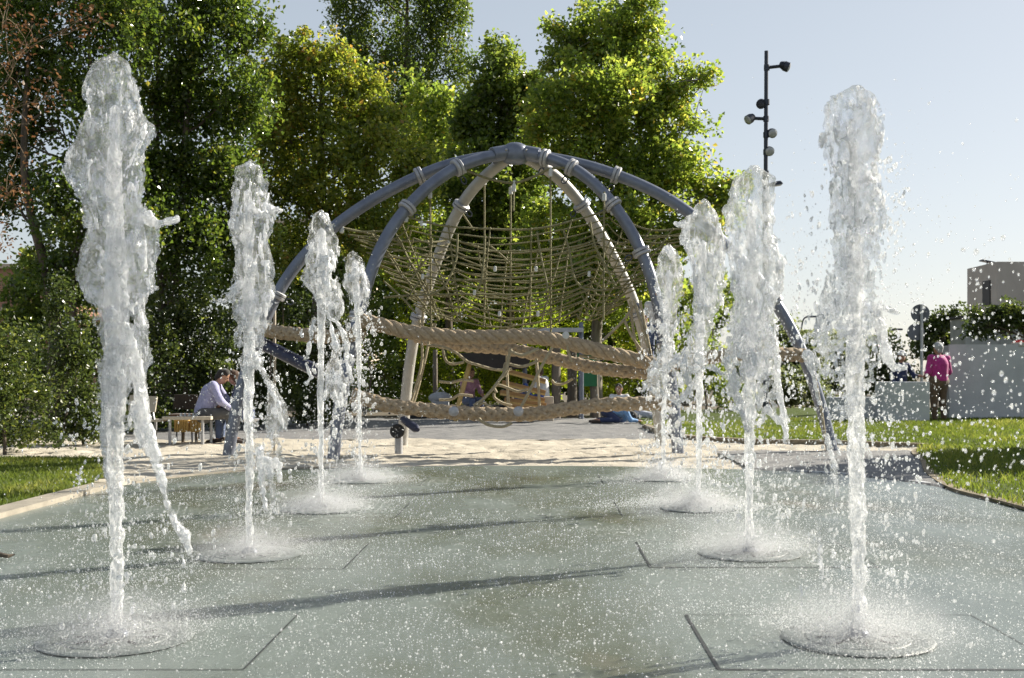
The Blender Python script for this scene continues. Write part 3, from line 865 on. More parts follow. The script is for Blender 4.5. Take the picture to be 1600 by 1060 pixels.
# ropes hanging straight down from the tubes and the cross rope below the hub
for x, y0, y1, Y in ((672, 296, 520, 17.0), (757, 276, 505, 18.0), (798, 290, 525, 17.3), (860, 262, 522, 17.2), (944, 300, 500, 16.9), (803, 286, 330, 17.2)):
    a = at(x, y0, Y); b = at(x + rr.uniform(-2, 2), y1, Y)
    mb = MB().tube([a, a.lerp(b, .5), b], .014, 6)
    mb.build('hanging_rope', M['rope_net'], net, True)
    MB().lathe(a - Vector((0, 0, .02)), (0, 0, -1), [(0, .015), (.01, .03), (.11, .03), (.12, .015)], 8).build('clamp', M['clamp'], net, True)
MB().tube(catmull([on_plane(714, 262, LEGS['fl'][0]), at(727, 266, 17.2), at(765, 280, 17.2), at(803, 286, 17.2), at(835, 276, 17.2), at(860, 264, 17.2), on_plane(893, 262, LEGS['fr'][0])], 3), .02, 6).build('net_rope', M['rope_net'], net, True)


# ------------------------------------------------------------------ thick ropes round the dome
def twisted(name, pts, R, label, braid=False, group='thick ropes round the climbing frame', pitch=.62):
    cp = catmull(pts, 14)
    L = [0.0]
    for i in range(1, len(cp)): L.append(L[-1] + (cp[i] - cp[i - 1]).length)
    mb = MB()
    n = len(cp)
    sets = [(1, 4, R * .56, R * .52)] if not braid else [(1, 4, R * .60, R * .42), (-1, 4, R * .60, R * .42)]
    m = max(40, int(L[-1] / .035))
    ts = np.linspace(0, L[-1], m)
    px = np.interp(ts, L, [p.x for p in cp]); py = np.interp(ts, L, [p.y for p in cp]); pz = np.interp(ts, L, [p.z for p in cp])
    C = [Vector((a, b, c)) for a, b, c in zip(px, py, pz)]
    for sgn, ns, off, rs in sets:
        for q in range(ns):
            path = []
            for i, t in enumerate(ts):
                d = (C[min(i + 1, m - 1)] - C[max(i - 1, 0)]).normalized()
                u = (Vector((0, 0, 1)) - d * d.z).normalized(); s = d.cross(u)
                a = sgn * 2 * math.pi * (t / pitch) + 2 * math.pi * q / ns
                wob = 1.0 if not braid else 1 + .13 * sgn * math.cos(4 * math.pi * 2 * t / pitch)
                path.append(C[i] + (u * math.cos(a) + s * math.sin(a)) * off * wob)
            mb.tube(path, rs, 9)
    o = mb.build(name, M['rope_thick'], thing_root := thing(name, pts[0], label, 'rope', group), True)
    o.name = 'strands'
    return thing_root


def fit(anchor_a, anchor_b, pix):
    n = len(pix)
    return [at(x, y, anchor_a + (anchor_b - anchor_a) * i / (n - 1)) for i, (x, y) in enumerate(pix)]


R1 = twisted('thick_rope', fit(16.1, 16.5, [(560, 500), (600, 509), (640, 519), (720, 527), (800, 526), (850, 529), (900, 539), (960, 554), (1022, 570)]), .102, 'upper thick twisted rope sagging across the front of the dome')
R2 = twisted('thick_rope', fit(18.4, 16.7, [(650, 527), (720, 540), (790, 545), (850, 557), (920, 573), (970, 580), (1026, 584)]), .098, 'middle braided thick rope running behind the upper one', True)
R3 = twisted('thick_rope', fit(15.9, 16.3, [(552, 618), (600, 632), (640, 638), (700, 644), (760, 647), (830, 647), (880, 640), (940, 633), (1000, 631), (1046, 630)]), .10, 'lowest braided thick rope with two metal discs', True)
R4 = twisted('thick_rope', fit(17.0, 16.1, [(408, 514), (430, 519), (470, 523), (520, 526), (566, 520)]), .10, 'short thick rope between the two left legs', True)
R5 = twisted('thick_rope', fit(16.4, 17.0, [(1040, 572), (1100, 560), (1180, 552), (1262, 556)]), .10, 'thick rope between the two right legs behind the jets', True)
for x, Y in ((709, 15.82), (810, 15.84)):
    p = at(x, 643, Y)
    MB().lathe(p, (0, -1, 0), [(0, .03), (0, .07), (.02, .07), (.04, .05), (.045, .01)], 18).build('disc', M['steel_light'], R3, True)
MB().lathe(at(884, 524, 16.0), (0, -1, 0), [(0, .03), (0, .05), (.02, .05), (.03, .02)], 14).build('disc', M['clamp'], R1, True)

# thin pale ropes of the low net between the thick ropes
low = thing('low_net', at(790, 600, 16.4), 'loose pale thin ropes looping between the middle and lowest thick ropes', 'rope net')
for pts, Y in (([(863, 543), (845, 575), (828, 610), (812, 640)], 16.0), ([(797, 545), (792, 575), (776, 600), (757, 622), (740, 634)], 16.1), ([(668, 540), (690, 542), (712, 551), (730, 565), (745, 570), (775, 578), (800, 577)], 16.8),
               ([(795, 575), (788, 590), (789, 570), (795, 569), (815, 573), (835, 567), (840, 563)], 16.2), ([(798, 545), (800, 550), (815, 555), (830, 550), (842, 545)], 16.0), ([(776, 614), (772, 605), (780, 602), (795, 607), (810, 612), (825, 608)], 16.3),
               ([(772, 614), (773, 622), (785, 630), (800, 634)], 16.3), ([(748, 654), (762, 664), (785, 667), (800, 661)], 15.9), ([(692, 545), (696, 562), (706, 569), (725, 566)], 17.0), ([(686, 596), (705, 598), (722, 594), (740, 596)], 17.4),
               ([(686, 625), (705, 624), (718, 617), (738, 619)], 17.4), ([(792, 555), (793, 600), (795, 635)], 16.9), ([(838, 560), (841, 600), (843, 634)], 16.9), ([(744, 636), (755, 630), (762, 634), (775, 640)], 16.1),
               ([(886, 540), (889, 552), (893, 566)], 16.3), ([(862, 594), (868, 600), (880, 600), (895, 592)], 18), ([(940, 534), (955, 520), (975, 500), (990, 478)], 16.6), ([(990, 468), (1000, 500), (1012, 540), (1020, 565)], 16.5),
               ([(975, 500), (990, 530), (1012, 560)], 16.6), ([(1000, 470), (1008, 510), (1018, 560)], 16.5), ([(985, 470), (990, 520), (1000, 556)], 16.7), ([(960, 548), (940, 560), (905, 556)], 16.5), ([(655, 500), (660, 560), (648, 610), (640, 636)], 17.5), ([(675, 505), (668, 545), (655, 600), (645, 634)], 17.7),
               ([(665, 455), (660, 500), (662, 524)], 17.7), ([(680, 505), (677, 525)], 17.5), ([(1290, 690), (1283, 640), (1273, 590), (1262, 556)], 16.6)):  # last curve: lit edge of the far right leg, drawn as a pale line
    MB().tube(catmull([at(x, y, Y) for x, y in pts], 4), .021, 6).build('thin_rope', M['rope_pale'], low, True)
p = at(996, 479, 16.6)
MB().ball(p, .055, 12).build('connector_ball', M['steel'], low, True)

# navy padded bar on the left, short post with ring and padded pedal in the middle
bar = thing('padded_bar', at(450, 560, 16.8), 'navy padded bar slanting down from the left leg under the short thick rope', 'bar')
a, b = at(405, 534, 17), at(500, 582, 16.4)
MB().tube([a, a.lerp(b, .03), a.lerp(b, .5), a.lerp(b, .97), b], [.05, .088, .088, .088, .05], 14).build('padding', M['navy'], bar, True)
MB().tube([a + Vector((0, .05, -.085)), b + Vector((0, .05, -.085))], .028, 8).build('rail', M['steel_light'], bar, True)
spp = thing('swivel_post', gp(623, 709), 'short steel post with a black ring and dark padded lever under the lowest rope', 'post')
b = gp(623, 709)
MB().tube([b + Vector((0, 0, -.05)), b + Vector((0, 0, .30))], .058, 14).build('post', M['steel_light'], spp, True)
MB().lathe(at(621, 674, 16.6) + Vector((0, -.04, 0)), (0, 1, 0), [(0, .03), (-.02, .08), (0, .105), (.05, .105), (.07, .08), (.05, .03)], 20).build('ring', M['rubber'], spp, True)
a, c = at(628, 654, 16.7), at(653, 672, 16.3)
MB().tube([a, a.lerp(c, .1), a.lerp(c, .85), c], [.03, .055, .062, .03], 12).build('lever', M['navy'], spp, True)
vp = at(428, 470, 17.2)
tag(MB().tube([at(429, 470, 17.2), at(429, 560, 17.2), Vector((at(429, 560, 17.2).x, 17.2, -.05))], .022, 8).build('thin_pole', M['beige'], None, True), 'thin pale upright pole beside the second left jet', 'pole')

# ------------------------------------------------------------------ bench on the left
bench = thing('bench', gp(290, 693), 'long low beige bench with thin metal legs and a backrest at its left end', 'bench')
BY = 19.1
def bx(px, py, dy=0): return at(px, py, BY + dy)
sl = MB()
for q in range(4):
    a, c = bx(255, 654, -.22 + q * .15), bx(331, 653, -.22 + q * .15)
    sl.box((a + c) / 2 + Vector((0, 0, 0)), ((c - a).length, .13, .055))
sl.build('seat', M['beige'], bench, bevel=.006)
MB().box(bx(246, 657, .0), (.26, .5, .03)).build('seat_end', M['beige'], bench, bevel=.005)
MB().box(bx(223, 631, .1), (.46, .04, .26), Matrix.Rotation(-.25, 3, 'X') @ Matrix.Rotation(.06, 3, 'Y')).build('backrest', M['beige'], bench, bevel=.006)
MB().tube([bx(238, 640, .12), bx(241, 657, .05)], .018, 8).build('bracket', M['steel_light'], bench, True)
for px, dy in ((265.5, -.2), (316.5, -.2), (330, .2), (243, .25)):
    t_ = bx(px, 656, dy)
    MB().tube([t_, Vector((t_.x, t_.y, -.04))], .026, 10).build('leg', M['steel_light'], bench, True)
for i, (px, w) in enumerate(((286, .24), (307, .15))):
    cr = thing('crate', bx(px, 678, .45), 'yellow slatted box under the bench, ' + ('wider one nearer its left leg' if i == 0 else 'narrower one beside the right leg'), 'box', 'yellow boxes under the bench')
    cb = MB()
    for q in range(6):
        cb.box(bx(px, 663, .45) + Vector((-w / 2 + w * (q + .5) / 6, -.1, -.02)), (w / 6 - .006, .02, .22))
    cb.build('front_slats', M['wood_yellow'], cr)
    MB().box(bx(px, 663, .45) + Vector((0, .02, -.02)), (w, .2, .2)).build('box_body', M['wood_yellow'], cr)
    MB().tube([bx(px, 670, .45), Vector((bx(px, 670, .45).x, BY + .45, -.04))], .03, 8).build('foot', M['post'], cr, True)
pcs = [tag(MB().lathe(bx(x, 653, -.05 + .05 * (i % 2)) + Vector((0, 0, .026)), (0, 0, 1), [(0, .026), (.012, .028), (.02, .016), (.035, .02), (.05, .012)], 10).build('game_piece', M['clamp'], None, True),
           'small cream game piece standing on the bench', 'game piece', 'game pieces on the bench') for i, x in enumerate((283, 289, 296, 302, 307))]
ch = thing('chair', Vector((bx(288, 640, .9).x, BY + .9, 0)), 'dark brown chair behind the bench beside the seated man', 'chair')
cc = Vector((bx(288, 640, .9).x, BY + .9, 0))
MB().box(cc + Vector((0, 0, .44)), (.42, .42, .04)).build('seat', M['auburn'], ch, bevel=.01)
MB().box(cc + Vector((-.04, .2, .66)), (.42, .03, .26), Matrix.Rotation(-.12, 3, 'X')).build('backrest', M['brown_cloth'], ch, bevel=.02)
for sx in (-.18, .18):
    for sy in (-.18, .18):
        MB().tube([cc + Vector((sx, sy, .44)), cc + Vector((sx * 1.1, sy * 1.1, -.06))], .016, 8).build('leg', M['dark_metal'], ch, True)


# ------------------------------------------------------------------ people
def sdf_mesh(name, caps, h, mat, parent, k=.02, cut=None):
    """one continuous surface from tapered capsules blended together; caps: (a, b, ra, rb)"""
    A = np.array([c[0] for c in caps], float); B = np.array([c[1] for c in caps], float)
    ra = np.array([c[2] for c in caps]); rb = np.array([c[3] for c in caps])
    lo = np.minimum(A - ra[:, None], B - rb[:, None]).min(0) - 3 * h
    hi = np.maximum(A + ra[:, None], B + rb[:, None]).max(0) + 3 * h
    xs, ys, zs = (np.arange(lo[i], hi[i] + h, h) for i in range(3))
    D = np.full((len(xs), len(ys), len(zs)), 9.0, np.float32)
    for a, b, r0, r1 in zip(A, B, ra, rb):
        pad = max(r0, r1) + 3 * k + 2 * h
        sl = []
        for ax, arr in enumerate((xs, ys, zs)):
            i0 = np.searchsorted(arr, min(a[ax], b[ax]) - pad); i1 = np.searchsorted(arr, max(a[ax], b[ax]) + pad)
            sl.append(slice(max(i0 - 1, 0), i1 + 1))
        X, Y, Z = np.meshgrid(xs[sl[0]], ys[sl[1]], zs[sl[2]], indexing='ij')
        d = b - a; L = max(float(d @ d), 1e-9)
        t = np.clip(((X - a[0]) * d[0] + (Y - a[1]) * d[1] + (Z - a[2]) * d[2]) / L, 0, 1)
        dist = np.sqrt((X - a[0] - t * d[0]) ** 2 + (Y - a[1] - t * d[1]) ** 2 + (Z - a[2] - t * d[2]) ** 2) - (r0 + (r1 - r0) * t)
        cur = D[sl[0], sl[1], sl[2]]
        hh = np.clip(.5 + .5 * (cur - dist) / k, 0, 1)
        D[sl[0], sl[1], sl[2]] = cur * (1 - hh) + dist * hh - k * hh * (1 - hh)
    if cut is not None:
        X, Y, Z = np.meshgrid(xs, ys, zs, indexing='ij')
        for (p, nrm) in cut:
            D = np.maximum(D, ((X - p[0]) * nrm[0] + (Y - p[1]) * nrm[1] + (Z - p[2]) * nrm[2]).astype(np.float32))
    return field_mesh(name, D, (xs[0], ys[0], zs[0]), (h, h, h), mat, parent)


def field_mesh(name, D, origin, step, mat, parent, world=False):
    g = vdb.FloatGrid(9.0)
    g.copyFromArray(np.ascontiguousarray(np.clip(D, -9, 9), dtype=np.float32))
    P, Q = g.convertToQuads(isovalue=0.0)
    V = P * np.array(step) + np.array(origin)
    # make the faces look outwards
    a, b, c = V[Q[:, 0]], V[Q[:, 1]], V[Q[:, 2]]; d = V[Q[:, 3]]
    vol = np.einsum('ij,ij->i', a, np.cross(b, c)).sum() + np.einsum('ij,ij->i', a, np.cross(c, d)).sum()
    if vol < 0: Q = Q[:, ::-1]
    return np_mesh(name, V, np.ascontiguousarray(Q), mat, parent, True, world=world)


STAND = dict(pel=(0, 0, .94), chest=(0, .0, 1.28), neck=(0, .01, 1.47), head=(0, .03, 1.62), shL=(-.19, 0, 1.40), elL=(-.24, -.03, 1.12), haL=(-.22, .1, .90), shR=(.19, 0, 1.40), elR=(.24, -.03, 1.12), haR=(.22, .1, .90),
             hiL=(-.10, 0, .92), knL=(-.11, .02, .50), anL=(-.12, -.02, .08), toL=(-.13, .17, .03), hiR=(.10, 0, .92), knR=(.11, .02, .50), anR=(.12, -.02, .08), toR=(.13, .17, .03))


def person(label, loc, rz, scale, J, shirt, trousers, hair, shoe='brownshoe', bulk=1.0, longhair=False, cap_=None, bare_arms=False, bare_legs=False, tilt=None, group=None, hairlen=0.0):
    J = {**STAND, **J}
    J = {k: np.array(v, float) for k, v in J.items()}
    r = thing('person', loc, label, 'person', group, rz)
    r.scale = (scale,) * 3
    if tilt: r.rotation_euler = tilt
    b = bulk
    hd = J['head']; fw = J.get('face', np.array((0, 1, 0.)))
    fw = fw / np.linalg.norm(fw)
    up = (hd - J['neck']); up = up / np.linalg.norm(up)
    sd = np.cross(fw, up)
    caps = [(J['pel'], J['chest'], .125 * b, .135 * b), (J['chest'], J['neck'] - up * .05, .125 * b, .06), (J['neck'] - up * .05, hd, .052, .055),
            (hd - up * .045 + fw * .02, hd + up * .035 - fw * .01, .076, .092), (hd - up * .09 + fw * .05, hd - up * .07 + fw * .06, .034, .036), (hd + fw * .075 + up * .01, hd + fw * .108 - up * .025, .012, .016),
            (hd + sd * .088, hd + sd * .092 - up * .03, .012, .012), (hd - sd * .088, hd - sd * .092 - up * .03, .012, .012)]
    shirtc = [(J['pel'] + np.array((0, 0, .03)), J['chest'], .148 * b, .155 * b), (J['chest'], J['neck'] - up * .045, .145 * b, .07)]
    trc = [(J['pel'] + np.array((0, 0, .02)), J['pel'] - np.array((0, 0, .03)), .145 * b, .14 * b)]
    shoec = []
    for s_ in 'LR':
        sh_, el, ha = J['sh' + s_], J['el' + s_], J['ha' + s_]
        caps += [(J['chest'] * .4 + J['neck'] * .6, sh_, .06, .056 * b), (sh_, el, .05 * b, .04 * b), (el, ha, .038, .027)]
        shirtc += [(J['chest'] * .4 + J['neck'] * .6, sh_, .07, .072 * b), (sh_, sh_ * .45 + el * .55 if bare_arms else el, .068 * b, .058 * b)]
        if not bare_arms: shirtc.append((el, el * .12 + ha * .88, .056 * b, .042))
        fd = ha - el; fd = fd / np.linalg.norm(fd)
        sx = np.cross(fd, np.array((0, 0, 1.0)) if abs(fd[2]) < .9 else np.array((0, 1.0, 0))); sx /= np.linalg.norm(sx)
        cu = np.cross(sx, fd)
        pm = ha + fd * .08
        caps.append((ha, pm, .026, .034)); caps.append((ha + sx * .018, pm + sx * .022, .02, .018)); caps.append((ha - sx * .018, pm - sx * .022, .02, .018))
        for q, ln in ((-1.5, .062), (-.5, .075), (.5, .08), (1.5, .07)):
            k0 = pm + sx * q * .017
            k1 = k0 + fd * ln * .6 - cu * .008
            caps += [(k0, k1, .0105, .010), (k1, k1 + fd * ln * .42 - cu * .022, .010, .009)]
        t0 = ha + fd * .03 + sx * .03
        caps += [(t0, t0 + fd * .035 + sx * .025, .013, .012), (t0 + fd * .035 + sx * .025, t0 + fd * .068 + sx * .028 - cu * .01, .0115, .010)]
        hi, kn, an, to = J['hi' + s_], J['kn' + s_], J['an' + s_], J['to' + s_]
        caps += [(J['pel'], hi, .11 * b, .085 * b), (hi, kn, .08 * b, .055), (kn, kn * .6 + an * .4, .054, .052), (kn * .6 + an * .4, an, .052, .036), (an, to, .036, .028)]
        trc += [(J['pel'], hi, .13 * b, .105 * b), (hi, kn * .35 + hi * .65 if bare_legs else kn, .102 * b, .078)]
        if not bare_legs: trc.append((kn, kn * .1 + an * .9, .076, .06))
        f = to - an; f = f / np.linalg.norm(f)
        shoec += [(an - f * .03 - np.array((0, 0, .03)), to + f * .02, .046, .04)]
    body = sdf_mesh('body', caps, .0125, M['skin'], r, .022)
    sdf_mesh('shirt', shirtc, .0175, M[shirt], r, .035)
    sdf_mesh('trousers', trc, .0175, M[trousers], r, .03)
    for i in (0, 1):
        sdf_mesh('shoe', shoec[i:i + 1], .016, M[shoe], r, .01)
    hc = [(hd + up * .03 - fw * .025, hd + up * .055 - fw * .005, .098, .09), (hd - fw * .05 + up * .0, hd - fw * .06 - up * (.06 + hairlen), .08, .055 + .02 * (hairlen > 0))]
    if hairlen > 0: hc += [(hd + sd * .06 - fw * .02, hd + sd * .085 - fw * .02 - up * hairlen, .05, .045), (hd - sd * .06 - fw * .02, hd - sd * .085 - fw * .02 - up * hairlen, .05, .045)]
    sdf_mesh('hair', hc, .0125, M[hair], r, .02, cut=[(hd + fw * .055 + up * .05, (fw * .94 - up * .34))])
    if cap_:
        sdf_mesh('cap', [(hd + up * .05, hd + up * .06, .105, .1), (hd + up * .055 + fw * .06, hd + up * .05 + fw * .17, .05, .04)], .014, M[cap_], r, .02, cut=[(hd + up * .035, -up)])
    for s_ in (-1, 1):
        e = hd + fw * .083 + sd * .034 * s_ + up * .012
        MB().ball(e, .011, 8).build('eye', M['darkhair'], r, True, world=False)
    return r


SIT = dict(pel=(0, 0, .52), chest=(0, .05, .86), neck=(0, .10, 1.04), head=(0, .15, 1.19), shL=(-.19, .06, .98), elL=(-.25, .18, .72), haL=(-.18, .42, .66), shR=(.19, .06, .98), elR=(.25, .18, .72), haR=(.18, .42, .66),
           hiL=(-.1, .03, .50), knL=(-.13, .45, .50), anL=(-.13, .46, .09), toL=(-.14, .63, .03), hiR=(.1, .03, .50), knR=(.13, .45, .50), anR=(.13, .46, .09), toR=(.14, .63, .03))
R90 = math.pi / 2
p_ = bx(322, 690, .25)
person('man in a lavender shirt sitting sideways on the bench, leaning forward', (p_.x - .03, p_.y, -.02), -R90 * .92, 1.0, {**SIT, 'chest': (0, .12, .85), 'neck': (0, .22, 1.02), 'head': (0, .31, 1.13), 'shL': (-.2, .17, .97), 'shR': (.2, .17, .97), 'elL': (-.24, .32, .74), 'elR': (.26, .30, .72), 'haL': (-.1, .5, .58), 'haR': (.14, .5, .55), 'face': (0, .85, -.5)},
       'lavender', 'greytrousers', 'darkhair', bulk=1.12)
person('woman with long auburn hair in a dark top facing the man in lavender', (p_.x + .62, p_.y + .22, -.02), R90 * 1.05, .95, {**SIT, 'chest': (0, .1, .86), 'neck': (0, .16, 1.04), 'head': (0, .22, 1.17), 'face': (0, .9, -.35)},
       'navycloth', 'denim', 'auburn', hairlen=.2)
tag(MB().lathe((p_.x + .66, p_.y + .22, -.06), (0, 0, 1), [(0, .16), (.03, .17), (.06, .05), (.38, .05), (.42, .17), (.455, .18)], 20).build('stool', M['steel_light'], None, True), 'round metal stool under the auburn haired woman', 'stool')

# playground structures behind the dome
aw = thing('awning', at(770, 565, 29), 'dark brown cloth awning sagging under the middle thick rope', 'awning')
g = [(718, 552), (750, 551), (785, 549), (832, 546)], [(722, 560), (752, 571), (788, 579), (826, 574)]
mb = MB()
vs = []
for row, Y, dz in ((g[0], 29.8, 0), (g[0], 29.0, -.02), (g[1], 28.5, 0), (g[1], 28.52, -.01)):
    vs += [at(x, y, Y) + Vector((0, 0, dz)) for x, y in row]
mb.add(vs, [(r_ * 4 + i, r_ * 4 + i + 1, ((r_ + 1) % 4) * 4 + i + 1, ((r_ + 1) % 4) * 4 + i) for r_ in range(4) for i in range(3)] + [(0, 4, 8, 12), (15, 11, 7, 3)])
mb.build('cloth', M['brown_cloth'], aw, True)
MB().tube([at(735, 566, 28.8), at(716, 634, 28.3), Vector((at(712, 640, 28.2).x, 28.2, -.05))], .062, 10).build('pole', M['wood_yellow'], aw, True)

pb = thing('plank_ladder', Vector((at(815, 640, 28).x, 28, 0)), 'leaning ladder of five wooden planks between ropes below the awning', 'ladder')
for i, (x0, x1, y0, y1) in enumerate(((796, 851, 581, 596), (786, 851, 598, 614), (783, 850, 613, 626), (790, 852, 625, 634), (795, 855, 634, 642))):
    a, c = at(x0, y0, 28.4 - i * .12), at(x1, y1, 28.1 - i * .12)
    d = (c - a); L = d.length; an = math.atan2(-d.z, d.x)
    MB().box((a + c) / 2, (L, .24, .12), Matrix.Rotation(an, 3, 'Y')).build('plank', M['wood'], pb, bevel=.008)
    MB().box((a + c) / 2 + Vector((0, -.123, -.045)), (L * .98, .012, .05), Matrix.Rotation(an, 3, 'Y')).build('edge_strip', M['wood_yellow'], pb)
for x0, y0, x1, y1 in ((792, 555, 794, 640), (840, 566, 843, 645)):
    MB().tube([at(x0, y0, 28.0), at(x1, y1, 27.4)], .034, 8).build('side_rope', M['rope_pale'], pb, True)
tag(MB().box(at(857, 630, 28.2) - Vector((0, 0, .15)), (.24, .4, .62)).build('stone_block', M['beige'], None, bevel=.015), 'pale square block at the right end of the plank ladder', 'block')

gpn = thing('play_panel', Vector((at(920, 640, 30).x, 30, 0)), 'green play panel on a leaning wooden post, seen past the thick ropes', 'play panel')
MB().box(at(917, 564, 30), (.52, .05, .38)).build('panel', M['green_board'], gpn, bevel=.006)
MB().box(at(918, 592, 30), (.5, .05, .40)).build('panel', M['green_board'], gpn, bevel=.006)
MB().box(at(936, 579, 29.97), (.045, .1, .86)).build('edge', M['beige'], gpn)
MB().tube([at(926, 556, 30.15), at(930, 628, 30.15), Vector((at(932, 640, 30.1).x, 30.15, -.06))], .105, 12).build('post', M['post'], gpn, True)
MB().lathe(at(936, 560, 30), (1, 0, 0), [(0, .04), (.04, .085), (.1, .085), (.14, .03)], 14).build('knob', M['rubber'], gpn, True)
for i, (x, y, Y, r_, lab) in enumerate(((869, 520, 29.5, .115, 'thick grey wooden post between plank ladder and green panel'), (894, 540, 31, .13, 'dark wooden post just left of the green panel'), (680, 548, 31, .065, 'slim grey post left of the brown awning'), (908, 505, 29.2, .065, 'post holding the right end of the pale horizontal beam'))):
    t_ = at(x, y, Y)
    tag(MB().tube([Vector((t_.x, Y, -.06)), Vector((t_.x, Y, t_.z * .5)), t_, t_ + Vector((0, 0, .02))], [r_ * 1.05, r_, r_ * .96, r_ * .7], 12).build('wooden_post', M['post'] if i != 3 else M['steel'], None, True), lab, 'post', 'posts behind the dome')
bm_ = thing('horizontal_beam', at(862, 516, 29), 'pale horizontal beam just above the upper thick rope', 'beam')
MB().box(at(862, 516, 29), (1.6, .15, .11)).build('beam', M['grey_plastic'], bm_, bevel=.01)
MB().tube([at(820, 518, 29.02), Vector((at(820, 518, 29).x, 29.02, -.06))], .06, 10).build('post', M['steel'], bm_, True)

KID = dict(J0=0)
gd = at(732, 640, 29.4)
person('person in a pink top and jeans sitting behind the lowest rope under the awning', (gd.x, 29.4, -.05), math.radians(-150), 1.0, {**SIT, 'chest': (0, .06, .86)}, 'pink', 'denim', 'brownhair')
bag = MB().ball(at(688, 622, 29.4), .28, 14, (1.1, .8, .55)); bag.tube([at(680, 616, 29.4), at(688, 606, 29.4), at(697, 616, 29.4)], .02, 8)
bag.box(at(688, 634, 29.4), (.42, .35, .3))
tag(bag.build('bag', M['grey_plastic'], None, True), 'pale grey bag on the low ledge left of the person in pink', 'bag')
tag(MB().box((at(735, 650, 30.2).x, 30.3, .1), (3.4, .5, .42)).build('low_ledge', M['dark'], None, bevel=.03), 'long low dark ledge beneath the awning and plank ladder', 'ledge')
gd = at(850, 640, 29.2)
person('child in white top with blue jacket and trousers sitting behind the plank ladder', (gd.x, 29.2, .02), math.radians(60), 1.0, {**SIT}, 'white', 'blue', 'brownhair')
gd = at(805, 640, 29)
person('small child in blue climbing low behind the planks', (gd.x + .1, 29, .0), math.radians(-40), .85, {**SIT, 'chest': (0, .14, .83), 'neck': (0, .25, .98), 'head': (0, .33, 1.08)}, 'blue', 'navycloth', 'darkhair')
CRAWL = dict(pel=(0, -.12, .30), chest=(0, .25, .30), neck=(0, .42, .26), head=(0, .53, .18), shL=(-.17, .33, .27), elL=(-.24, .42, .08), haL=(-.2, .62, .05), shR=(.17, .33, .27), elR=(.24, .42, .08), haR=(.18, .62, .05),
             hiL=(-.09, -.12, .27), knL=(-.13, .12, .08), anL=(-.12, -.32, .07), toL=(-.12, -.48, .04), hiR=(.09, -.12, .27), knR=(.13, .12, .08), anR=(.12, -.32, .07), toR=(.12, -.48, .04), face=(0, .6, -.8))
gd = gp(955, 661)
person('child in a blue shirt crouched with hands on the grey ground', (gd.x, gd.y, 0), math.radians(-80), .95, CRAWL, 'sky', 'navycloth', 'darkhair', group='children on the gravel')
gd = gp(1000, 658)
person('child in dark clothes and pale jeans lying on the grey ground beside the one in blue', (gd.x - .2, gd.y + .3, 0), math.radians(95), 1.0, {**CRAWL, 'pel': (0, -.12, .2), 'chest': (0, .25, .2), 'neck': (0, .42, .22), 'head': (0, .52, .26), 'shL': (-.17, .33, .2), 'shR': (.17, .33, .2), 'hiL': (-.09, -.14, .18), 'hiR': (.09, -.14, .18), 'knL': (-.14, -.5, .12), 'knR': (.14, -.5, .12), 'anL': (-.14, -.9, .08), 'anR': (.14, -.9, .08), 'toL': (-.14, -1.0, .05), 'toR': (.14, -1.0, .05), 'face': (0, 1, -.2)},
       'black', 'stripe', 'darkhair', group='children on the gravel')
gd = at(968, 640, 27.6)
person('dark haired person in white sitting behind the lowest rope near the feathery bush', (gd.x, 27.6, -.32), math.radians(170), .92, SIT, 'white', 'denim', 'darkhair')
kb = at(1022, 575, 17)
person('boy in a white shirt standing on the ropes beside the front right leg', (kb.x + .03, 17.05, kb.z + .0), math.radians(150), .67, {**STAND, 'haL': (-.2, .2, 1.5), 'elL': (-.28, .1, 1.3)}, 'white', 'denim', 'brownhair', bare_arms=True)

# ------------------------------------------------------------------ right background
cb = thing('pale_wall_block', Vector((at(1415, 640, 24.5).x, 24.5, 0)), 'low pale rectangular wall block on the grass left of the person in magenta', 'wall')
MB().box((at(1413, 640, 24.6).x, 24.75, .47), (1.02, .5, 1.0)).build('block', M['concrete_pale'], cb, bevel=.012)
MB().box((at(1340, 640, 25).x, 25.2, .3), (1.2, .3, .66)).build('step', M['concrete_pale'], cb, bevel=.012)
gd = at(1467, 660, 25.2)
person('grey haired person in a magenta top and brown trousers standing by the grey wall', (gd.x, 25.2, .04), math.radians(20), 1.02, {'haL': (-.16, .22, 1.05), 'haR': (.16, .22, 1.05), 'elL': (-.27, .02, 1.12), 'elR': (.27, .02, 1.12)}, 'magenta', 'khaki', 'greyhair', bulk=1.25)
gd = at(1412, 660, 26)
person('person in a dark shirt and white cap standing behind the pale block', (gd.x, 26.2, .02), math.radians(-160), .93, {'haL': (-.3, .3, 1.15), 'elL': (-.32, .1, 1.15)}, 'navycloth', 'denim', 'brownhair', cap_='white')
gw = thing('grey_wall', (10.5, 26, 0), 'long shaded grey concrete wall behind the right lawn', 'wall')
wx0 = at(1487, 600, 25.8).x
MB().box(((wx0 + 16) / 2, 26.2, .86), (16 - wx0, .35, 1.82)).build('wall_face', M['concrete'], gw, bevel=.01)
MB().box(((wx0 + 1.6 + 16.04) / 2, 26.18, 1.80), (16.1 - wx0 - 1.6, .46, .09)).build('coping', M['concrete_tan'], gw, bevel=.008)
MB().box((at(1503, 600, 25.9).x + .62, 26.0, .95), (1.75, .06, 1.7)).build('panel', M['concrete_pale'], gw)
for q in range(6):
    MB().box((wx0 + 2.6 + q * 1.15, 26.02, .86), (.02, .02, 1.7)).build('seam', M['dark'], gw)
ob = thing('low_building', (at(1520, 520, 33).x, 34, 0), 'square bluish concrete block behind the grey wall, below the tower', 'building')
x0, x1 = at(1508, 520, 33).x, at(1600, 520, 33).x + 3
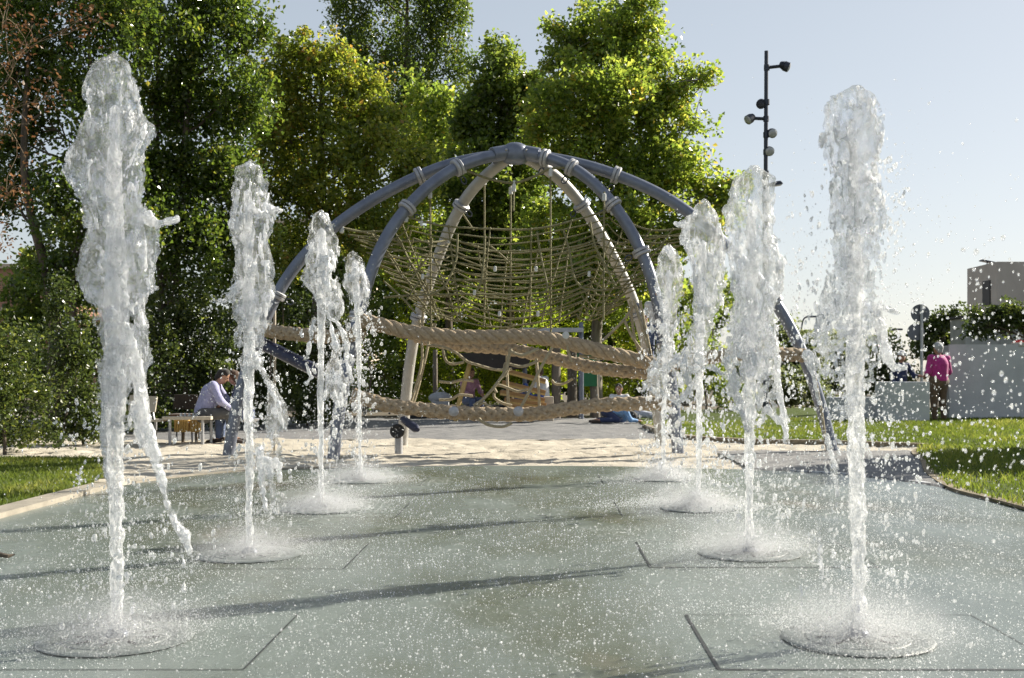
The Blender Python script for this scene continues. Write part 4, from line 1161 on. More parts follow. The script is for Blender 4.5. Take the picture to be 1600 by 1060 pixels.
MB().box(((x0 + x1) / 2, 33.6, 1.3), (x1 - x0, 1.2, 2.84)).build('wall', M['concrete'], ob, bevel=.01)
MB().box(((x0 + x1) / 2, 33.6, 2.76), (x1 - x0 + .1, 1.3, .07)).build('roof', M['dark'], ob)
TY = 60
tb = thing('tower_building', (at(1560, 420, TY).x, TY, 0), 'plain tan concrete tower with one dark slot window at the right edge', 'building')
x0, x1 = at(1558, 430, TY).x, at(1600, 430, TY).x + 8
zt1 = at(1560, 409, TY).z
MB().box(((x0 + x1) / 2, TY + 2.1, zt1 / 2), (x1 - x0, 4.2, zt1)).build('main_block', M['concrete_tan'], tb, bevel=.02)
MB().box((x0 - .01, TY + 1.35, at(1545, 458, TY + 1.3).z), (.1, 1.0, 1.3)).build('slot_window', M['dark'], tb)
MB().box((x0 + .1, TY + 1.6, zt1 + .15), (.7, .5, .07), Matrix.Rotation(.2, 3, 'Y')).build('antenna', M['dark_metal'], tb)
MB().tube([(x0 + .1, TY + 1.6, zt1 - .05), (x0 + .1, TY + 1.6, zt1 + .14)], .03, 8).build('antenna_stalk', M['dark_metal'], tb)

sg = thing('road_sign', Vector((at(1437, 500, 30).x, 30, 0)), 'two round road signs seen from behind on one pale pole', 'road sign')
tpos = at(1440, 476, 30)
MB().tube([Vector((tpos.x, 30, -.05)), Vector((tpos.x, 30, tpos.z))], .038, 10).build('pole', M['grey_plastic'], sg, True)
for x, y, rr_ in ((1438, 490, .24), (1431, 519, .22)):
    MB().lathe(at(x, y, 30.06), (.12, 1, 0), [(0, rr_ * .96), (0, rr_), (.012, rr_), (.02, rr_ * .95)], 32).build('sign_plate', M['sign_back'], sg, True)
MB().box(at(1439, 490, 30.05) , (.1, .03, .06)).build('clip', M['grey_plastic'], sg)
ns = thing('parking_sign', Vector((at(1592, 545, 28.5).x, 28.5, 0)), 'round red rimmed blue sign just showing above the grey wall', 'road sign')
c_ = at(1592, 546, 28.5)
MB().lathe(c_, (0, -1, 0), [(0, .20), (0, .24), (.015, .24), (.02, .19)], 32).build('red_disc', M['sign_red'], ns, True)
MB().lathe(c_ + Vector((0, -.02, 0)), (0, -1, 0), [(.0, .165), (.006, .165), (.007, .1)], 32).build('blue_disc', M['sign_blue'], ns, True)
MB().box(c_ + Vector((0, -.031, 0)), (.36, .008, .04), Matrix.Rotation(.785, 3, 'Y')).build('red_bar', M['sign_red'], ns)
MB().tube([c_ + Vector((0, .03, .1)), Vector((c_.x, 28.53, -.05))], .03, 8).build('pole', M['grey_plastic'], ns, True)

# floodlight mast
FY = 30.0
mast = thing('floodlight_mast', Vector((at(1197, 400, FY).x, FY, 0)), 'tall dark blue mast carrying six floodlights against the sky', 'light mast')
a = at(1197.5, 80, FY); j_ = at(1196.5, 268, FY)
MB().tube([Vector((j_.x, FY, -.1)), j_, j_ + Vector((0, 0, .01)), j_ + Vector((0, 0, .02)), a], [.085, .085, .085, .055, .052], 14).build('pole', M['dark_metal'], mast, True)
def flood(px, py, arm_from, dirv, r, ln, lab):
    h = at(px, py, FY); q = at(arm_from[0], arm_from[1], FY)
    d = Vector(dirv).normalized()
    fl = MB().lathe(h - d * ln * .5, d, [(0, r * .45), (ln * .12, r * .62), (ln * .45, r * .8), (ln * .5, r * .98), (ln * .9, r), (ln, r)], 20).build('floodlight', M['dark_metal'], mast, True)
    fl['label'] = lab
    MB().lathe(h + d * (ln * .5 + .002), d, [(0, r * .93), (.02, r * .8), (.035, r * .4), (.04, .01)], 20).build('lens', M['lens'], fl, True)
    fn = MB()
    for q_ in range(4):
        fn.lathe(h - d * (ln * (.38 - q_ * .09)), d, [(0, r * .6), (0, r * (.72 + .06 * q_)), (.012, r * (.72 + .06 * q_)), (.012, r * .6)], 16)
    fn.build('cooling_fins', M['dark_metal'], fl, True)
    MB().tube([q, q.lerp(h, .75)], .045, 8).build('bracket', M['dark_metal'], fl, True)
    MB().lathe(q - Vector((0, 0, .07)), (0, 0, 1), [(0, .06), (.0, .075), (.14, .075), (.14, .06)], 12).build('clamp', M['dark_metal'], fl, True)
flood(1225, 103, (1198, 106), (.9, -.1, -.38), .13, .26, 'topmost floodlight pointing right')
flood(1189, 163, (1198, 160), (.25, .9, .3), .13, .24, 'floodlight turned away from the viewer')
flood(1173, 185, (1197, 186), (-.75, -.5, -.55), .125, .24, 'floodlight pointing left')
flood(1205, 208, (1197, 211), (.25, -1, -.35), .125, .2, 'upper floodlight facing the viewer')
flood(1201, 236, (1197, 238), (.1, -1, -.35), .125, .2, 'lower floodlight facing the viewer')
h = at(1212, 287, FY)
bt = MB().box(h, (.34, .26, .09), Matrix.Rotation(-.16, 3, 'Y'), .7).build('flat_lamp', M['dark_metal'], mast, bevel=.012)
MB().box(h - Vector((-.02, 0, .055)), (.26, .2, .02), Matrix.Rotation(-.16, 3, 'Y')).build('lens', M['lens'], bt)
MB().tube([at(1198, 291, FY), at(1204, 289, FY)], .05, 8).build('bracket', M['dark_metal'], bt, True)

for i, (x0, y0, x1, y1, lab) in enumerate(((1252, 505, 1269, 495, 'distant curved street lamp left of the rightmost jet'), (1381, 512, 1405, 521, 'distant curved street lamp between the rightmost jet and road signs'), (1246, 512, 1222, 503, 'distant street lamp nearest the frame, arm pointing left'))):
    Yl = 80
    st = thing('street_lamp', Vector((at(x0, 600, Yl).x, Yl, 0)), lab, 'street lamp', 'distant street lamps')
    b0 = at(x0, 600, Yl); tpz = at(x1, y1 - (2 if i == 0 else 0), Yl)
    if i == 1: x0, x1 = 1381, 1403
    p0 = Vector((b0.x, Yl, -.1)); p1 = at(x0, y0 + 10, Yl); p2 = at(x0 + (x1 - x0) * .25, y1 + 3 - 6 * (i == 1), Yl); p3 = at(x0 + (x1 - x0) * .95, y1 - 6 * (i == 1), Yl)
    MB().tube([p0] + catmull([p1, p2, p3], 5), .055, 8).build('pole', M['dark_metal'], st, True)
    MB().box(p3, (.7, .3, .13)).build('lamp_head', M['dark_metal'], st, bevel=.03)
ln_ = thing('lantern_post', Vector((at(1373, 600, 70).x, 70, 0)), 'distant upright lantern post on the skyline', 'street lamp')
t_ = at(1373, 520, 70)
MB().tube([Vector((t_.x, 70, -.1)), t_], .05, 8).build('pole', M['dark_metal'], ln_, True)
MB().lathe(t_, (0, 0, 1), [(0, .06), (.05, .2), (.3, .24), (.36, .28), (.45, .1), (.75, .05)], 12).build('lantern', M['dark_metal'], ln_, True)

# apartment houses behind the left trees
M['brick'] = mat_surf('brick_wall', (.42, .24, .17), (.34, .19, .135), 1.2, .9, 0, .3, 20)
M['cream'] = mat_surf('cream_wall', (.62, .52, .42), (.54, .45, .36), .8, .9)
def house(px0, px1, pytop, Y, label, mat, nx, nz):
    a, b = at(px0, pytop, Y), at(px1, pytop, Y)
    r = thing('apartment_house', Vector(((a.x + b.x) / 2, Y, 0)), label, 'building', 'houses behind the left trees')
    MB().box(((a.x + b.x) / 2, Y + 5, a.z / 2), (b.x - a.x, 10, a.z)).build('wall', M[mat], r)
    MB().box(((a.x + b.x) / 2, Y + 5, a.z + .12), (b.x - a.x + .5, 10.5, .24)).build('roof', M['cream'], r)
    w = (b.x - a.x) / nx; hz = a.z / nz
    for i in range(nx):
        for k in range(nz):
            c = Vector((a.x + w * (i + .5), Y - .02, hz * (k + .55)))
            f = MB().box(c, (w * .42, .12, hz * .48)).build('window', M['dark'], r)
            MB().box(c - Vector((0, .05, hz * .27)), (w * .5, .2, .1)).build('sill', M['cream'], f)
    for k in range(1, nz):
        MB().box(((a.x + b.x) / 2, Y - .03, hz * k), (b.x - a.x, .1, .28)).build('floor_band', M['cream'], r)
house(-160, 110, 420, 62, 'brick apartment house glimpsed through the leaves at the left edge', 'brick', 5, 3)
house(395, 560, 350, 66, 'cream apartment house glimpsed between trunks behind the second and third left jets', 'cream', 4, 4)

# ------------------------------------------------------------------ water jets
for near_, q_ in (('near', 1.0), ('far', .6)):
    M['water_' + near_] = mat_water('clear_water_' + near_, .0, .44 if near_ == 'near' else .68, .60, 30 * q_, 55 * q_, 1.0, .49, .61, .02, .14 if near_ == 'near' else .5)
    M['foam_' + near_] = mat_water('foamy_water_' + near_, .12, .95, .7, 38 * q_, 80 * q_, .8, .38, .54, .03, .45)
M['streak'] = mat_water('white_water', .5, .95, .65, 60, 90, .4, .4, .6)
M['drop'] = mat_water('water_drop', .2, .5, .4, 60, 90, .1)
M['mist'] = mat_water('fine_spray', .5, .7, .6, 60, 90, .1)

JET = {
    1: dict(env=[(89, 168, 190), (95, 150, 200), (110, 140, 205), (130, 133, 212), (150, 130, 220), (180, 130, 232), (200, 128, 238), (220, 120, 234), (235, 109, 226), (250, 103, 220), (270, 102, 218), (285, 112, 220), (300, 120, 221), (320, 130, 225), (340, 132, 237), (360, 136, 243), (380, 134, 244), (400, 128, 243), (430, 122, 240), (450, 123, 240), (465, 134, 232), (480, 149, 230), (520, 155, 228), (560, 158, 232), (590, 156, 234), (620, 156, 228), (645, 162, 218), (665, 168, 208)],
            core=[(1000, 183, 9), (900, 182, 9), (800, 182, 10), (700, 179, 13), (600, 178, 16), (480, 182, 17), (300, 180, 12), (170, 178, 8)],
            strands=[[(230, 340, 13), (246, 352, 8), (262, 347, 7), (276, 342, 6)], [(206, 540, 10), (218, 600, 12), (226, 660, 11), (238, 700, 11), (250, 740, 8), (262, 790, 6), (277, 822, 7), (290, 840, 10), (298, 864, 5)], [(168, 600, 9), (162, 680, 7), (168, 740, 6), (176, 780, 6)], [(215, 640, 12), (222, 690, 9), (246, 720, 9)],
                     [(286, 868, 4), (288, 880, 3)]], hole=.15, fall=(110, 290, 640, 985, 800)),
    2: dict(env=[(255, 380, 402), (262, 367, 410), (280, 362, 412), (300, 360, 416), (325, 361, 428), (345, 358, 428), (360, 360, 422), (390, 362, 422), (420, 365, 428), (450, 366, 430), (470, 364, 425), (490, 365, 420), (520, 367, 416), (550, 370, 410), (575, 378, 404)],
            core=[(866, 390, 6), (800, 389, 6), (700, 389, 6.5), (600, 388, 8), (500, 389, 10), (380, 388, 8), (300, 387, 6)],
            strands=[[(418, 325, 11), (430, 327, 7), (440, 328, 4)], [(374, 446, 8), (352, 470, 5.5), (330, 472, 5)], [(398, 555, 9), (412, 585, 6), (422, 605, 6)], [(366, 340, 5), (361, 350, 5), (360, 357, 3)], [(418, 720, 9), (424, 760, 6), (430, 800, 4)], [(405, 700, 8), (410, 760, 6), (415, 800, 4)], [(432, 720, 8), (438, 750, 5)]],
            env2=[(595, 420, 428), (610, 415, 436), (630, 414, 447), (650, 414, 452), (670, 416, 451), (690, 420, 444), (710, 424, 441), (730, 428, 439)], hole=.05, fall=(355, 445, 560, 840, 500)),
    3: dict(env=[(334, 490, 512), (345, 485, 520), (360, 484, 523), (375, 480, 527), (400, 476, 526), (430, 472, 528), (445, 473, 532), (460, 488, 535), (480, 495, 537), (495, 506, 535), (505, 512, 530)],
            core=[(795, 503, 4), (700, 502, 5), (600, 501, 5.5), (500, 503, 7), (420, 502, 8), (360, 502, 6)],
            strands=[[(490, 500, 5), (484, 535, 4), (479, 570, 3.5), (485, 590, 4), (479, 602, 3)], [(525, 500, 5), (540, 530, 5), (543, 560, 5), (548, 590, 5)], [(516, 505, 5), (522, 530, 5), (526, 545, 6)]],
            env2=[(542, 521, 527), (560, 515, 532), (580, 510, 538), (600, 508, 545), (615, 508, 547), (630, 512, 540), (645, 520, 534)], hole=.05, fall=(480, 550, 500, 760, 420)),
    4: dict(env=[(397, 543, 560), (410, 537, 567), (430, 538, 571), (445, 535, 575), (460, 544, 575), (480, 548, 571), (500, 551, 568)],
            core=[(750, 563, 3.5), (650, 562, 3.5), (560, 561, 4.5), (480, 558, 6), (420, 554, 6)],
            strands=[[(572, 440, 4), (573, 470, 3), (580, 500, 3)]], hole=.05, fall=(540, 590, 470, 740, 380)),
    5: dict(env=[(142, 1320, 1356), (150, 1300, 1370), (170, 1290, 1375), (200, 1288, 1378), (220, 1286, 1380), (240, 1292, 1378), (260, 1297, 1378), (290, 1295, 1380), (320, 1298, 1383), (345, 1300, 1386), (370, 1305, 1380), (400, 1300, 1380), (430, 1292, 1378), (460, 1285, 1370), (490, 1275, 1365), (520, 1262, 1368), (550, 1258, 1372), (570, 1268, 1370), (600, 1290, 1366), (640, 1305, 1360)],
            core=[(1000, 1342, 10), (900, 1341, 11), (800, 1340, 12), (700, 1338, 13), (600, 1337, 14), (480, 1336, 13), (300, 1334, 9), (190, 1332, 6)],
            strands=[[(1288, 215, 9), (1283, 222, 6), (1281, 228, 5)], [(1262, 555, 10), (1273, 590, 5), (1280, 630, 4)], [(1292, 680, 4), (1300, 710, 6), (1305, 745, 6), (1309, 775, 4)], [(1368, 480, 8), (1378, 520, 10), (1385, 555, 10), (1396, 575, 8), (1412, 574, 6)], [(1282, 820, 6), (1280, 850, 5), (1284, 900, 5)], [(1376, 480, 6), (1388, 484, 5), (1404, 489, 4)]], hole=.78, fall=(1255, 1420, 250, 985, 2000)),
    6: dict(env=[(268, 1160, 1196), (280, 1146, 1210), (300, 1140, 1210), (330, 1132, 1210), (350, 1130, 1212), (380, 1135, 1213), (410, 1140, 1226), (430, 1140, 1232), (450, 1140, 1230), (470, 1148, 1216), (490, 1140, 1206), (510, 1135, 1212), (540, 1134, 1219), (560, 1133, 1218), (600, 1136, 1214), (625, 1146, 1210), (650, 1158, 1200)],
            core=[(864, 1171, 6.5), (760, 1171, 7), (660, 1171, 9), (560, 1171, 10), (450, 1173, 10), (340, 1174, 7)],
            strands=[[(1214, 560, 6), (1216, 610, 6), (1225, 645, 6), (1228, 690, 4)], [(1142, 600, 7), (1160, 640, 7), (1168, 670, 7)], [(1140, 590, 5), (1110, 572, 4), (1088, 576, 5)], [(1200, 640, 6), (1218, 660, 5)]], hole=.2, fall=(1120, 1235, 480, 850, 900)),
    7: dict(env=[(318, 1087, 1113), (330, 1080, 1120), (350, 1064, 1125), (380, 1064, 1130), (400, 1072, 1131), (430, 1080, 1132), (450, 1084, 1135), (480, 1084, 1130), (500, 1083, 1115), (540, 1068, 1110), (570, 1052, 1104), (600, 1060, 1098), (615, 1070, 1095)],
            core=[(793, 1091, 4.5), (700, 1092, 5), (600, 1092, 6), (500, 1095, 7), (380, 1098, 6)],
            strands=[[(1068, 350, 6), (1060, 352, 4), (1056, 349, 3)], [(1060, 560, 7), (1040, 575, 6), (1020, 580, 5), (1010, 600, 5), (1022, 612, 4)], [(1082, 600, 6), (1060, 630, 5), (1040, 615, 5)]], hole=.2, fall=(1040, 1140, 480, 780, 700)),
    8: dict(env=[(385, 1036, 1054), (395, 1030, 1062), (420, 1028, 1068), (450, 1023, 1069), (470, 1028, 1062), (500, 1030, 1058), (540, 1029, 1055), (570, 1018, 1050), (600, 1010, 1048), (615, 1018, 1044)],
            core=[(747, 1037, 3.5), (650, 1037, 4), (550, 1040, 5), (430, 1045, 7)],
            strands=[[(1020, 590, 5), (1008, 600, 4), (1004, 612, 3)]], hole=.2, fall=(1005, 1065, 480, 735, 500)),
}


def ico(level):
    t = (1 + 5 ** .5) / 2
    v = [(-1, t, 0), (1, t, 0), (-1, -t, 0), (1, -t, 0), (0, -1, t), (0, 1, t), (0, -1, -t), (0, 1, -t), (t, 0, -1), (t, 0, 1), (-t, 0, -1), (-t, 0, 1)]
    f = [(0, 11, 5), (0, 5, 1), (0, 1, 7), (0, 7, 10), (0, 10, 11), (1, 5, 9), (5, 11, 4), (11, 10, 2), (10, 7, 6), (7, 1, 8), (3, 9, 4), (3, 4, 2), (3, 2, 6), (3, 6, 8), (3, 8, 9), (4, 9, 5), (2, 4, 11), (6, 2, 10), (8, 6, 7), (9, 8, 1)]
    v = [np.array(p, float) / np.linalg.norm(p) for p in v]
    for _ in range(level):
        mid = {}; nf = []
        def mp(a, b):
            k_ = (min(a, b), max(a, b))
            if k_ not in mid:
                q_ = v[a] + v[b]; v.append(q_ / np.linalg.norm(q_)); mid[k_] = len(v) - 1
            return mid[k_]
        for a, b, c in f:
            x, y, z = mp(a, b), mp(b, c), mp(c, a)
            nf += [(a, x, z), (b, y, x), (c, z, y), (x, y, z)]
        f = nf
    return np.array(v), np.array(f)


ICO0, ICO1 = ico(0), ico(1)
OCT = (np.array([(1, 0, 0), (-1, 0, 0), (0, 1, 0), (0, -1, 0), (0, 0, 1), (0, 0, -1)], float), np.array([(0, 2, 4), (2, 1, 4), (1, 3, 4), (3, 0, 4), (2, 0, 5), (1, 2, 5), (3, 1, 5), (0, 3, 5)]))


def drops(name, P, R, stretch, mat, parent, shape, rng, label=None):
    tv, tf = shape
    n = len(P)
    q = unit(rng.normal(size=(n, 3)))
    sc = np.stack([R * rng.uniform(.75, 1.2, n), R * rng.uniform(.75, 1.2, n), R * stretch], 1)
    V = tv[None] * sc[:, None, :]
    V[:, :, 0] += V[:, :, 2] * (q[:, 0] * .18)[:, None]
    V[:, :, 1] += V[:, :, 2] * (q[:, 1] * .18)[:, None]
    V += P[:, None, :]
    Fc = (tf[None] + (np.arange(n) * len(tv))[:, None, None]).reshape(-1, 3)
    o = np_mesh(name, V.reshape(-1, 3), Fc, mat, parent, True)
    return tag(o, label, None, None, 'stuff')


def smin(a, b, k):
    h = np.clip(.5 + .5 * (b - a) / k, 0, 1)
    return b * (1 - h) + a * h - k * h * (1 - h)


def seg_field(X, Y, Z, pts):
    """pts: (x, z, r) in the picture plane of the jet; returns a capsule chain field"""
    D = np.full(np.broadcast(X, Y, Z).shape, 99., np.float32)
    for (x0, z0, r0), (x1, z1, r1) in zip(pts[:-1], pts[1:]):
        dx, dz = x1 - x0, z1 - z0
        t = np.clip(((X - x0) * dx + (Z - z0) * dz) / max(dx * dx + dz * dz, 1e-6), 0, 1)
        D = np.minimum(D, np.sqrt((X - x0 - t * dx) ** 2 + Y ** 2 + (Z - z0 - t * dz) ** 2) - (r0 + (r1 - r0) * t))
    return D


def shell(env, xs, ys, zs, hole, rng, thick=3.2):
    e = sorted([(z, a, b) for z, a, b in env])
    ez = np.array([q[0] for q in e]); c = np.array([(q[1] + q[2]) / 2 for q in e]); w = np.array([(q[2] - q[1]) / 2 for q in e])
    cz = np.interp(zs, ez, c); wz = np.interp(zs, ez, w)
    over = np.maximum(ez[0] - zs, 0) + np.maximum(zs - ez[-1], 0)
    wz = np.maximum(wz, 2)
    X = xs[:, None, None]; Y = ys[None, :, None]
    q = np.sqrt(((X - cz) / wz) ** 2 + (Y / (wz * .72)) ** 2)
    d = (q - 1) * wz * .85 + 1.5
    sm = rng.uniform
    n1 = noise3(xs, ys, zs, (26, 26, 34), rng); n2 = noise3(xs, ys, zs, (11, 11, 16), rng); n3 = noise3(xs, ys, zs, (5, 5, 8), rng)
    n4 = noise3(xs, ys, zs, (16, 16, 60), rng)
    d = d + n1 * np.minimum(wz * .12, 5) + n2 * np.minimum(wz * .15, 4.2) + n3 * 1.5 + over * 1.0
    zt = np.clip((ez[-1] - zs) / (ez[-1] - ez[0] + 1e-6), 0, 1)
    hn = noise3(xs, ys, zs, (14, 14, 30), rng) + .55 * noise3(xs, ys, zs, (6, 6, 12), rng)
    body = np.maximum(d, (hn - (1.02 - hole - 1.3 * zt ** 1.6)) * 9)
    # droplets and ligaments close to the torn body
    m2 = noise3(xs, ys, zs, (9, 9, 12), rng) + .4 * noise3(xs, ys, zs, (5, 5, 6), rng)
    body = np.minimum(body, np.maximum((.60 - m2) * 9, d - 2.5 - 3 * zt))
    # white filaments
    a1 = noise3(xs, ys, zs, (10, 10, 34), rng) + .5 * noise3(xs, ys, zs, (5, 5, 13), rng)
    a2 = noise3(xs, ys, zs, (12, 12, 38), rng) + .5 * noise3(xs, ys, zs, (5, 5, 11), rng)
    fil = np.sqrt(a1 * a1 + a2 * a2) * 7.5 - (1.25 + .7 * zt + 1.1 * n2 + (.35 if wz.max() < 40 else 0))
    win = noise3(xs, ys, zs, (20, 20, 30), rng) + .4 * noise3(xs, ys, zs, (9, 9, 13), rng)
    fil = fil + np.clip(win * 4.5 + .2, 0, 3)
    fil = np.maximum(fil, np.maximum(d - 1.6, -(d + 7)))
    fil = np.maximum(fil, (hn - (1.25 - hole * .6 - 1.2 * zt ** 1.6)) * 9)
    return body.astype(np.float32), fil.astype(np.float32)


def jet(k):
    sp = JET[k]; bx_, by_ = JB[k]
    Yd = CAMH * F / (by_ - PY0); s = Yd / F
    rng = np.random.default_rng(300 + k)
    b = base_of(bx_, by_)
    side = {1: 'nearest left', 2: 'second left', 3: 'third left', 4: 'farthest left', 5: 'nearest right', 6: 'second right', 7: 'third right', 8: 'farthest right'}[k]
    look = {1: 'tallest glassy water jet with a lumpy dome top and a spike at its side', 2: 'narrow white water jet with a hanging bubble of water on its right', 3: 'short white water jet with a forked fall behind the second', 4: 'smallest left water jet with a round white head in front of the steel leg',
            5: 'thin broken water jet standing against the open sky', 6: 'broad water jet with a wide wing of water covering the mast foot', 7: 'ragged water jet between the broad one and the smallest right one', 8: 'smallest right water jet in front of the front right leg'}[k]
    root = thing('water_jet', b, look, 'water jet', 'water jets of the fountain')
    h = 2.0 if k in (1, 5) else 1.7
    to = lambda pts: [(x - bx_, by_ - y, r) for x, y, r in pts]
    envs = [[(by_ - y, a - bx_, c - bx_) for y, a, c in sp[e]] for e in ('env', 'env2') if e in sp]
    # sheet
    allx = [q for e in envs for r in e for q in r[1:]] + [p[0] for st in sp['strands'] for p in to(st)]
    allz = [r[0] for e in envs for r in e] + [p[1] for st in sp['strands'] for p in to(st)]
    hw = max((r[2] - r[1]) / 2 for e in envs for r in e) * .72 + 12
    xs = np.arange(min(allx) - 14, max(allx) + 14, h); zs = np.arange(max(min(allz) - 16, 4), max(allz) + 12, h); ys = np.arange(-hw, hw, h)
    D = np.full((len(xs), len(ys), len(zs)), 9., np.float32); W = D.copy()
    for e in envs:
        z0, z1 = min(r[0] for r in e) - 14, max(r[0] for r in e) + 10
        i0, i1 = np.searchsorted(zs, z0), np.searchsorted(zs, z1)
        bd, fl = shell(e, xs, ys, zs[i0:i1], sp['hole'], rng)
        D[:, :, i0:i1] = np.minimum(D[:, :, i0:i1], bd); W[:, :, i0:i1] = np.minimum(W[:, :, i0:i1], fl)
    nb = noise3(xs, ys, zs, (8, 8, 11), rng) * 2.6 + noise3(xs, ys, zs, (4.5, 4.5, 6), rng) * 1.6
    brk = np.clip(noise3(xs, ys, zs, (7, 7, 12), rng) * 6 + noise3(xs, ys, zs, (4, 4, 5), rng) * 4, -1.5, 9)
    for st in sp['strands']:
        pts = to(st)
        x0, x1 = min(p[0] for p in pts) - 16, max(p[0] for p in pts) + 16; z0, z1 = min(p[1] for p in pts) - 16, max(p[1] for p in pts) + 16
        a0, a1 = np.searchsorted(xs, x0), np.searchsorted(xs, x1); c0, c1 = np.searchsorted(zs, z0), np.searchsorted(zs, z1)
        if a1 - a0 < 2 or c1 - c0 < 2: continue
        fld = seg_field(xs[a0:a1, None, None], ys[None, :, None], zs[None, None, c0:c1], pts) + nb[a0:a1, :, c0:c1] + 1.0
        D[a0:a1, :, c0:c1] = np.minimum(D[a0:a1, :, c0:c1], fld)
        W[a0:a1, :, c0:c1] = np.minimum(W[a0:a1, :, c0:c1], fld + 1.4 + brk[a0:a1, :, c0:c1])
    o = np.array(b) 
    field_mesh('water_sheet', D, (o[0] + xs[0] * s, o[1] + ys[0] * s, o[2] + zs[0] * s), (h * s,) * 3, M['water_near' if k in (1, 5, 2) else 'water_far'], root, True)
    field_mesh('white_streaks', W, (o[0] + xs[0] * s, o[1] + ys[0] * s, o[2] + zs[0] * s), (h * s,) * 3, M['streak'], root, True)['kind'] = 'stuff'
    # rising column
    pts = to([(x, y, r) for y, x, r in sp['core']])
    hc = min(h, 1.6)
    rmax = max(p[2] for p in pts)
    xs = np.arange(min(p[0] for p in pts) - rmax - 8, max(p[0] for p in pts) + rmax + 8, hc); ys = np.arange(-rmax - 8, rmax + 8, hc); zs = np.arange(0, max(p[1] for p in pts) + rmax + 6, hc)
    pz = np.array([p[1] for p in pts]); cx = np.interp(zs, pz, [p[0] for p in pts]); rz = np.interp(zs, pz, [p[2] for p in pts])
    X = xs[:, None, None]; Y = ys[None, :, None]
    top = np.maximum(zs - pz[-1], 0)
    cx = cx + np.interp(zs, np.arange(0, zs[-1] + 40, 40), rng.uniform(-1.3, 1.3, len(np.arange(0, zs[-1] + 40, 40)))) * (rmax / 18)
    C = np.sqrt((X - cx) ** 2 + Y ** 2) - rz + top
    C = C + noise3(xs, ys, zs, (7, 7, 18), rng) * np.minimum(rz * .30, 4) + noise3(xs, ys, zs, (4, 4, 8), rng) * np.minimum(rz * .22, 2.4) + .6
    field_mesh('water_column', C.astype(np.float32), (o[0] + xs[0] * s, o[1] + ys[0] * s, o[2] + zs[0] * s), (hc * s,) * 3, M['foam_near' if k in (1, 5, 2, 6) else 'foam_far'], root, True)
    # falling drops
    x0, x1, y0, y1, n = sp['fall']
    e = sp['env']
    zz = rng.uniform(y0, y1, n); cxx = np.interp(zz, [q[0] for q in e], [(q[1] + q[2]) / 2 for q in e])
    ww = (x1 - x0) / 2
    xx = np.where(rng.uniform(size=n) < .5, cxx * .5 + .25 * (x0 + x1) + rng.normal(size=n) * ww * .5, rng.uniform(x0 - ww * .2, x1 + ww * .2, n))
    yy = rng.normal(size=n) * ww * .55
    # clumps of drops torn from one sheet
    nc = n // 12
    ci = rng.integers(0, nc, n); mixk = rng.uniform(size=n) < .6
    ccx, ccy, ccz = xx[:nc], yy[:nc], zz[:nc]
    xx = np.where(mixk, ccx[ci] + rng.normal(size=n) * 6, xx); yy = np.where(mixk, ccy[ci] + rng.normal(size=n) * 6, yy); zz = np.where(mixk, ccz[ci] + rng.normal(size=n) * 9, zz)
    R = np.exp(rng.normal(math.log(1.15), .48, n)) * s
    R = np.clip(R, .0022, 4.2 * s)
    P = np.stack([o[0] + (xx - bx_) * s, o[1] + yy * s, (by_ - zz) * s], 1)
    P[:, 2] = np.maximum(P[:, 2], .01)
    drops('falling_drops', P, R, rng.uniform(1.0, 2.2, n), M['drop'], root, ICO1, rng)
    # fine drops all round
    n2 = int(n * 2.2)
    e0, e1 = e[0][0], by_ - 8
    zz = e0 + (e1 - e0) * rng.beta(1.7, 1.2, n2)
    xx = np.interp(zz, [q[0] for q in e], [(q[1] + q[2]) / 2 for q in e]) + rng.standard_t(3, n2) * ww * .55
    yy = rng.standard_t(3, n2) * ww * .5
    P = np.stack([o[0] + (xx - bx_) * s, o[1] + np.clip(yy * s, -1.2, 1.2), np.maximum((by_ - zz) * s, .01)], 1)
    drops('fine_drops', P, np.clip(np.exp(rng.normal(math.log(.55), .4, n2)) * s, .0012, .006), rng.uniform(1, 1.8, n2), M['drop'], root, ICO0, rng)
    # splash crown round the nozzle
    n3 = 13000
    a = rng.uniform(0, 2 * np.pi, n3); ph = rng.uniform(0, 6.28, 4)
    lobe_ = 1 + .35 * np.sin(2 * a + ph[0]) + .3 * np.sin(3 * a + ph[1]) + .22 * np.sin(7 * a + ph[2]) + .15 * np.sin(11 * a + ph[3])
    r = np.abs(rng.normal(size=n3)) * .27 * lobe_ + .02
    hh = rng.exponential(.055, n3) * np.exp(-((r - .12) / .42) ** 2) * (1 + 1.4 * (rng.uniform(size=n3) < .12))
    P = np.stack([o[0] + r * np.cos(a), o[1] + r * np.sin(a), .012 + hh], 1)
    drops('splash', P, rng.uniform(.0009, .0025, n3) * (1 + .6 * (Yd > 9)), rng.uniform(1, 1.6, n3), M['mist'], root, OCT, rng)


for k in JET: jet(k)

# low mist of splash water over each drain plate
m, nt, out = new_mat('splash_mist')
tc = N(nt, 'ShaderNodeTexCoord')
ln = N(nt, 'ShaderNodeVectorMath'); ln.operation = 'LENGTH'
mpn = N(nt, 'ShaderNodeMapping'); mpn.inputs['Scale'].default_value = (1 / .55, 1 / .55, 1 / .26)
nt.links.new(tc.outputs['Object'], mpn.inputs['Vector']); nt.links.new(mpn.outputs['Vector'], ln.inputs[0])
mr = N(nt, 'ShaderNodeMapRange'); mr.inputs['From Min'].default_value = 1.0; mr.inputs['From Max'].default_value = .1; mr.inputs['To Min'].default_value = 0; mr.inputs['To Max'].default_value = 2.3
nt.links.new(ln.outputs['Value'], mr.inputs['Value'])
nzm = noise_node(nt, 9, 3, .6)
mm = N(nt, 'ShaderNodeMath'); mm.operation = 'MULTIPLY'
nt.links.new(mr.outputs['Result'], mm.inputs[0]); nt.links.new(nzm.outputs['Fac'], mm.inputs[1])
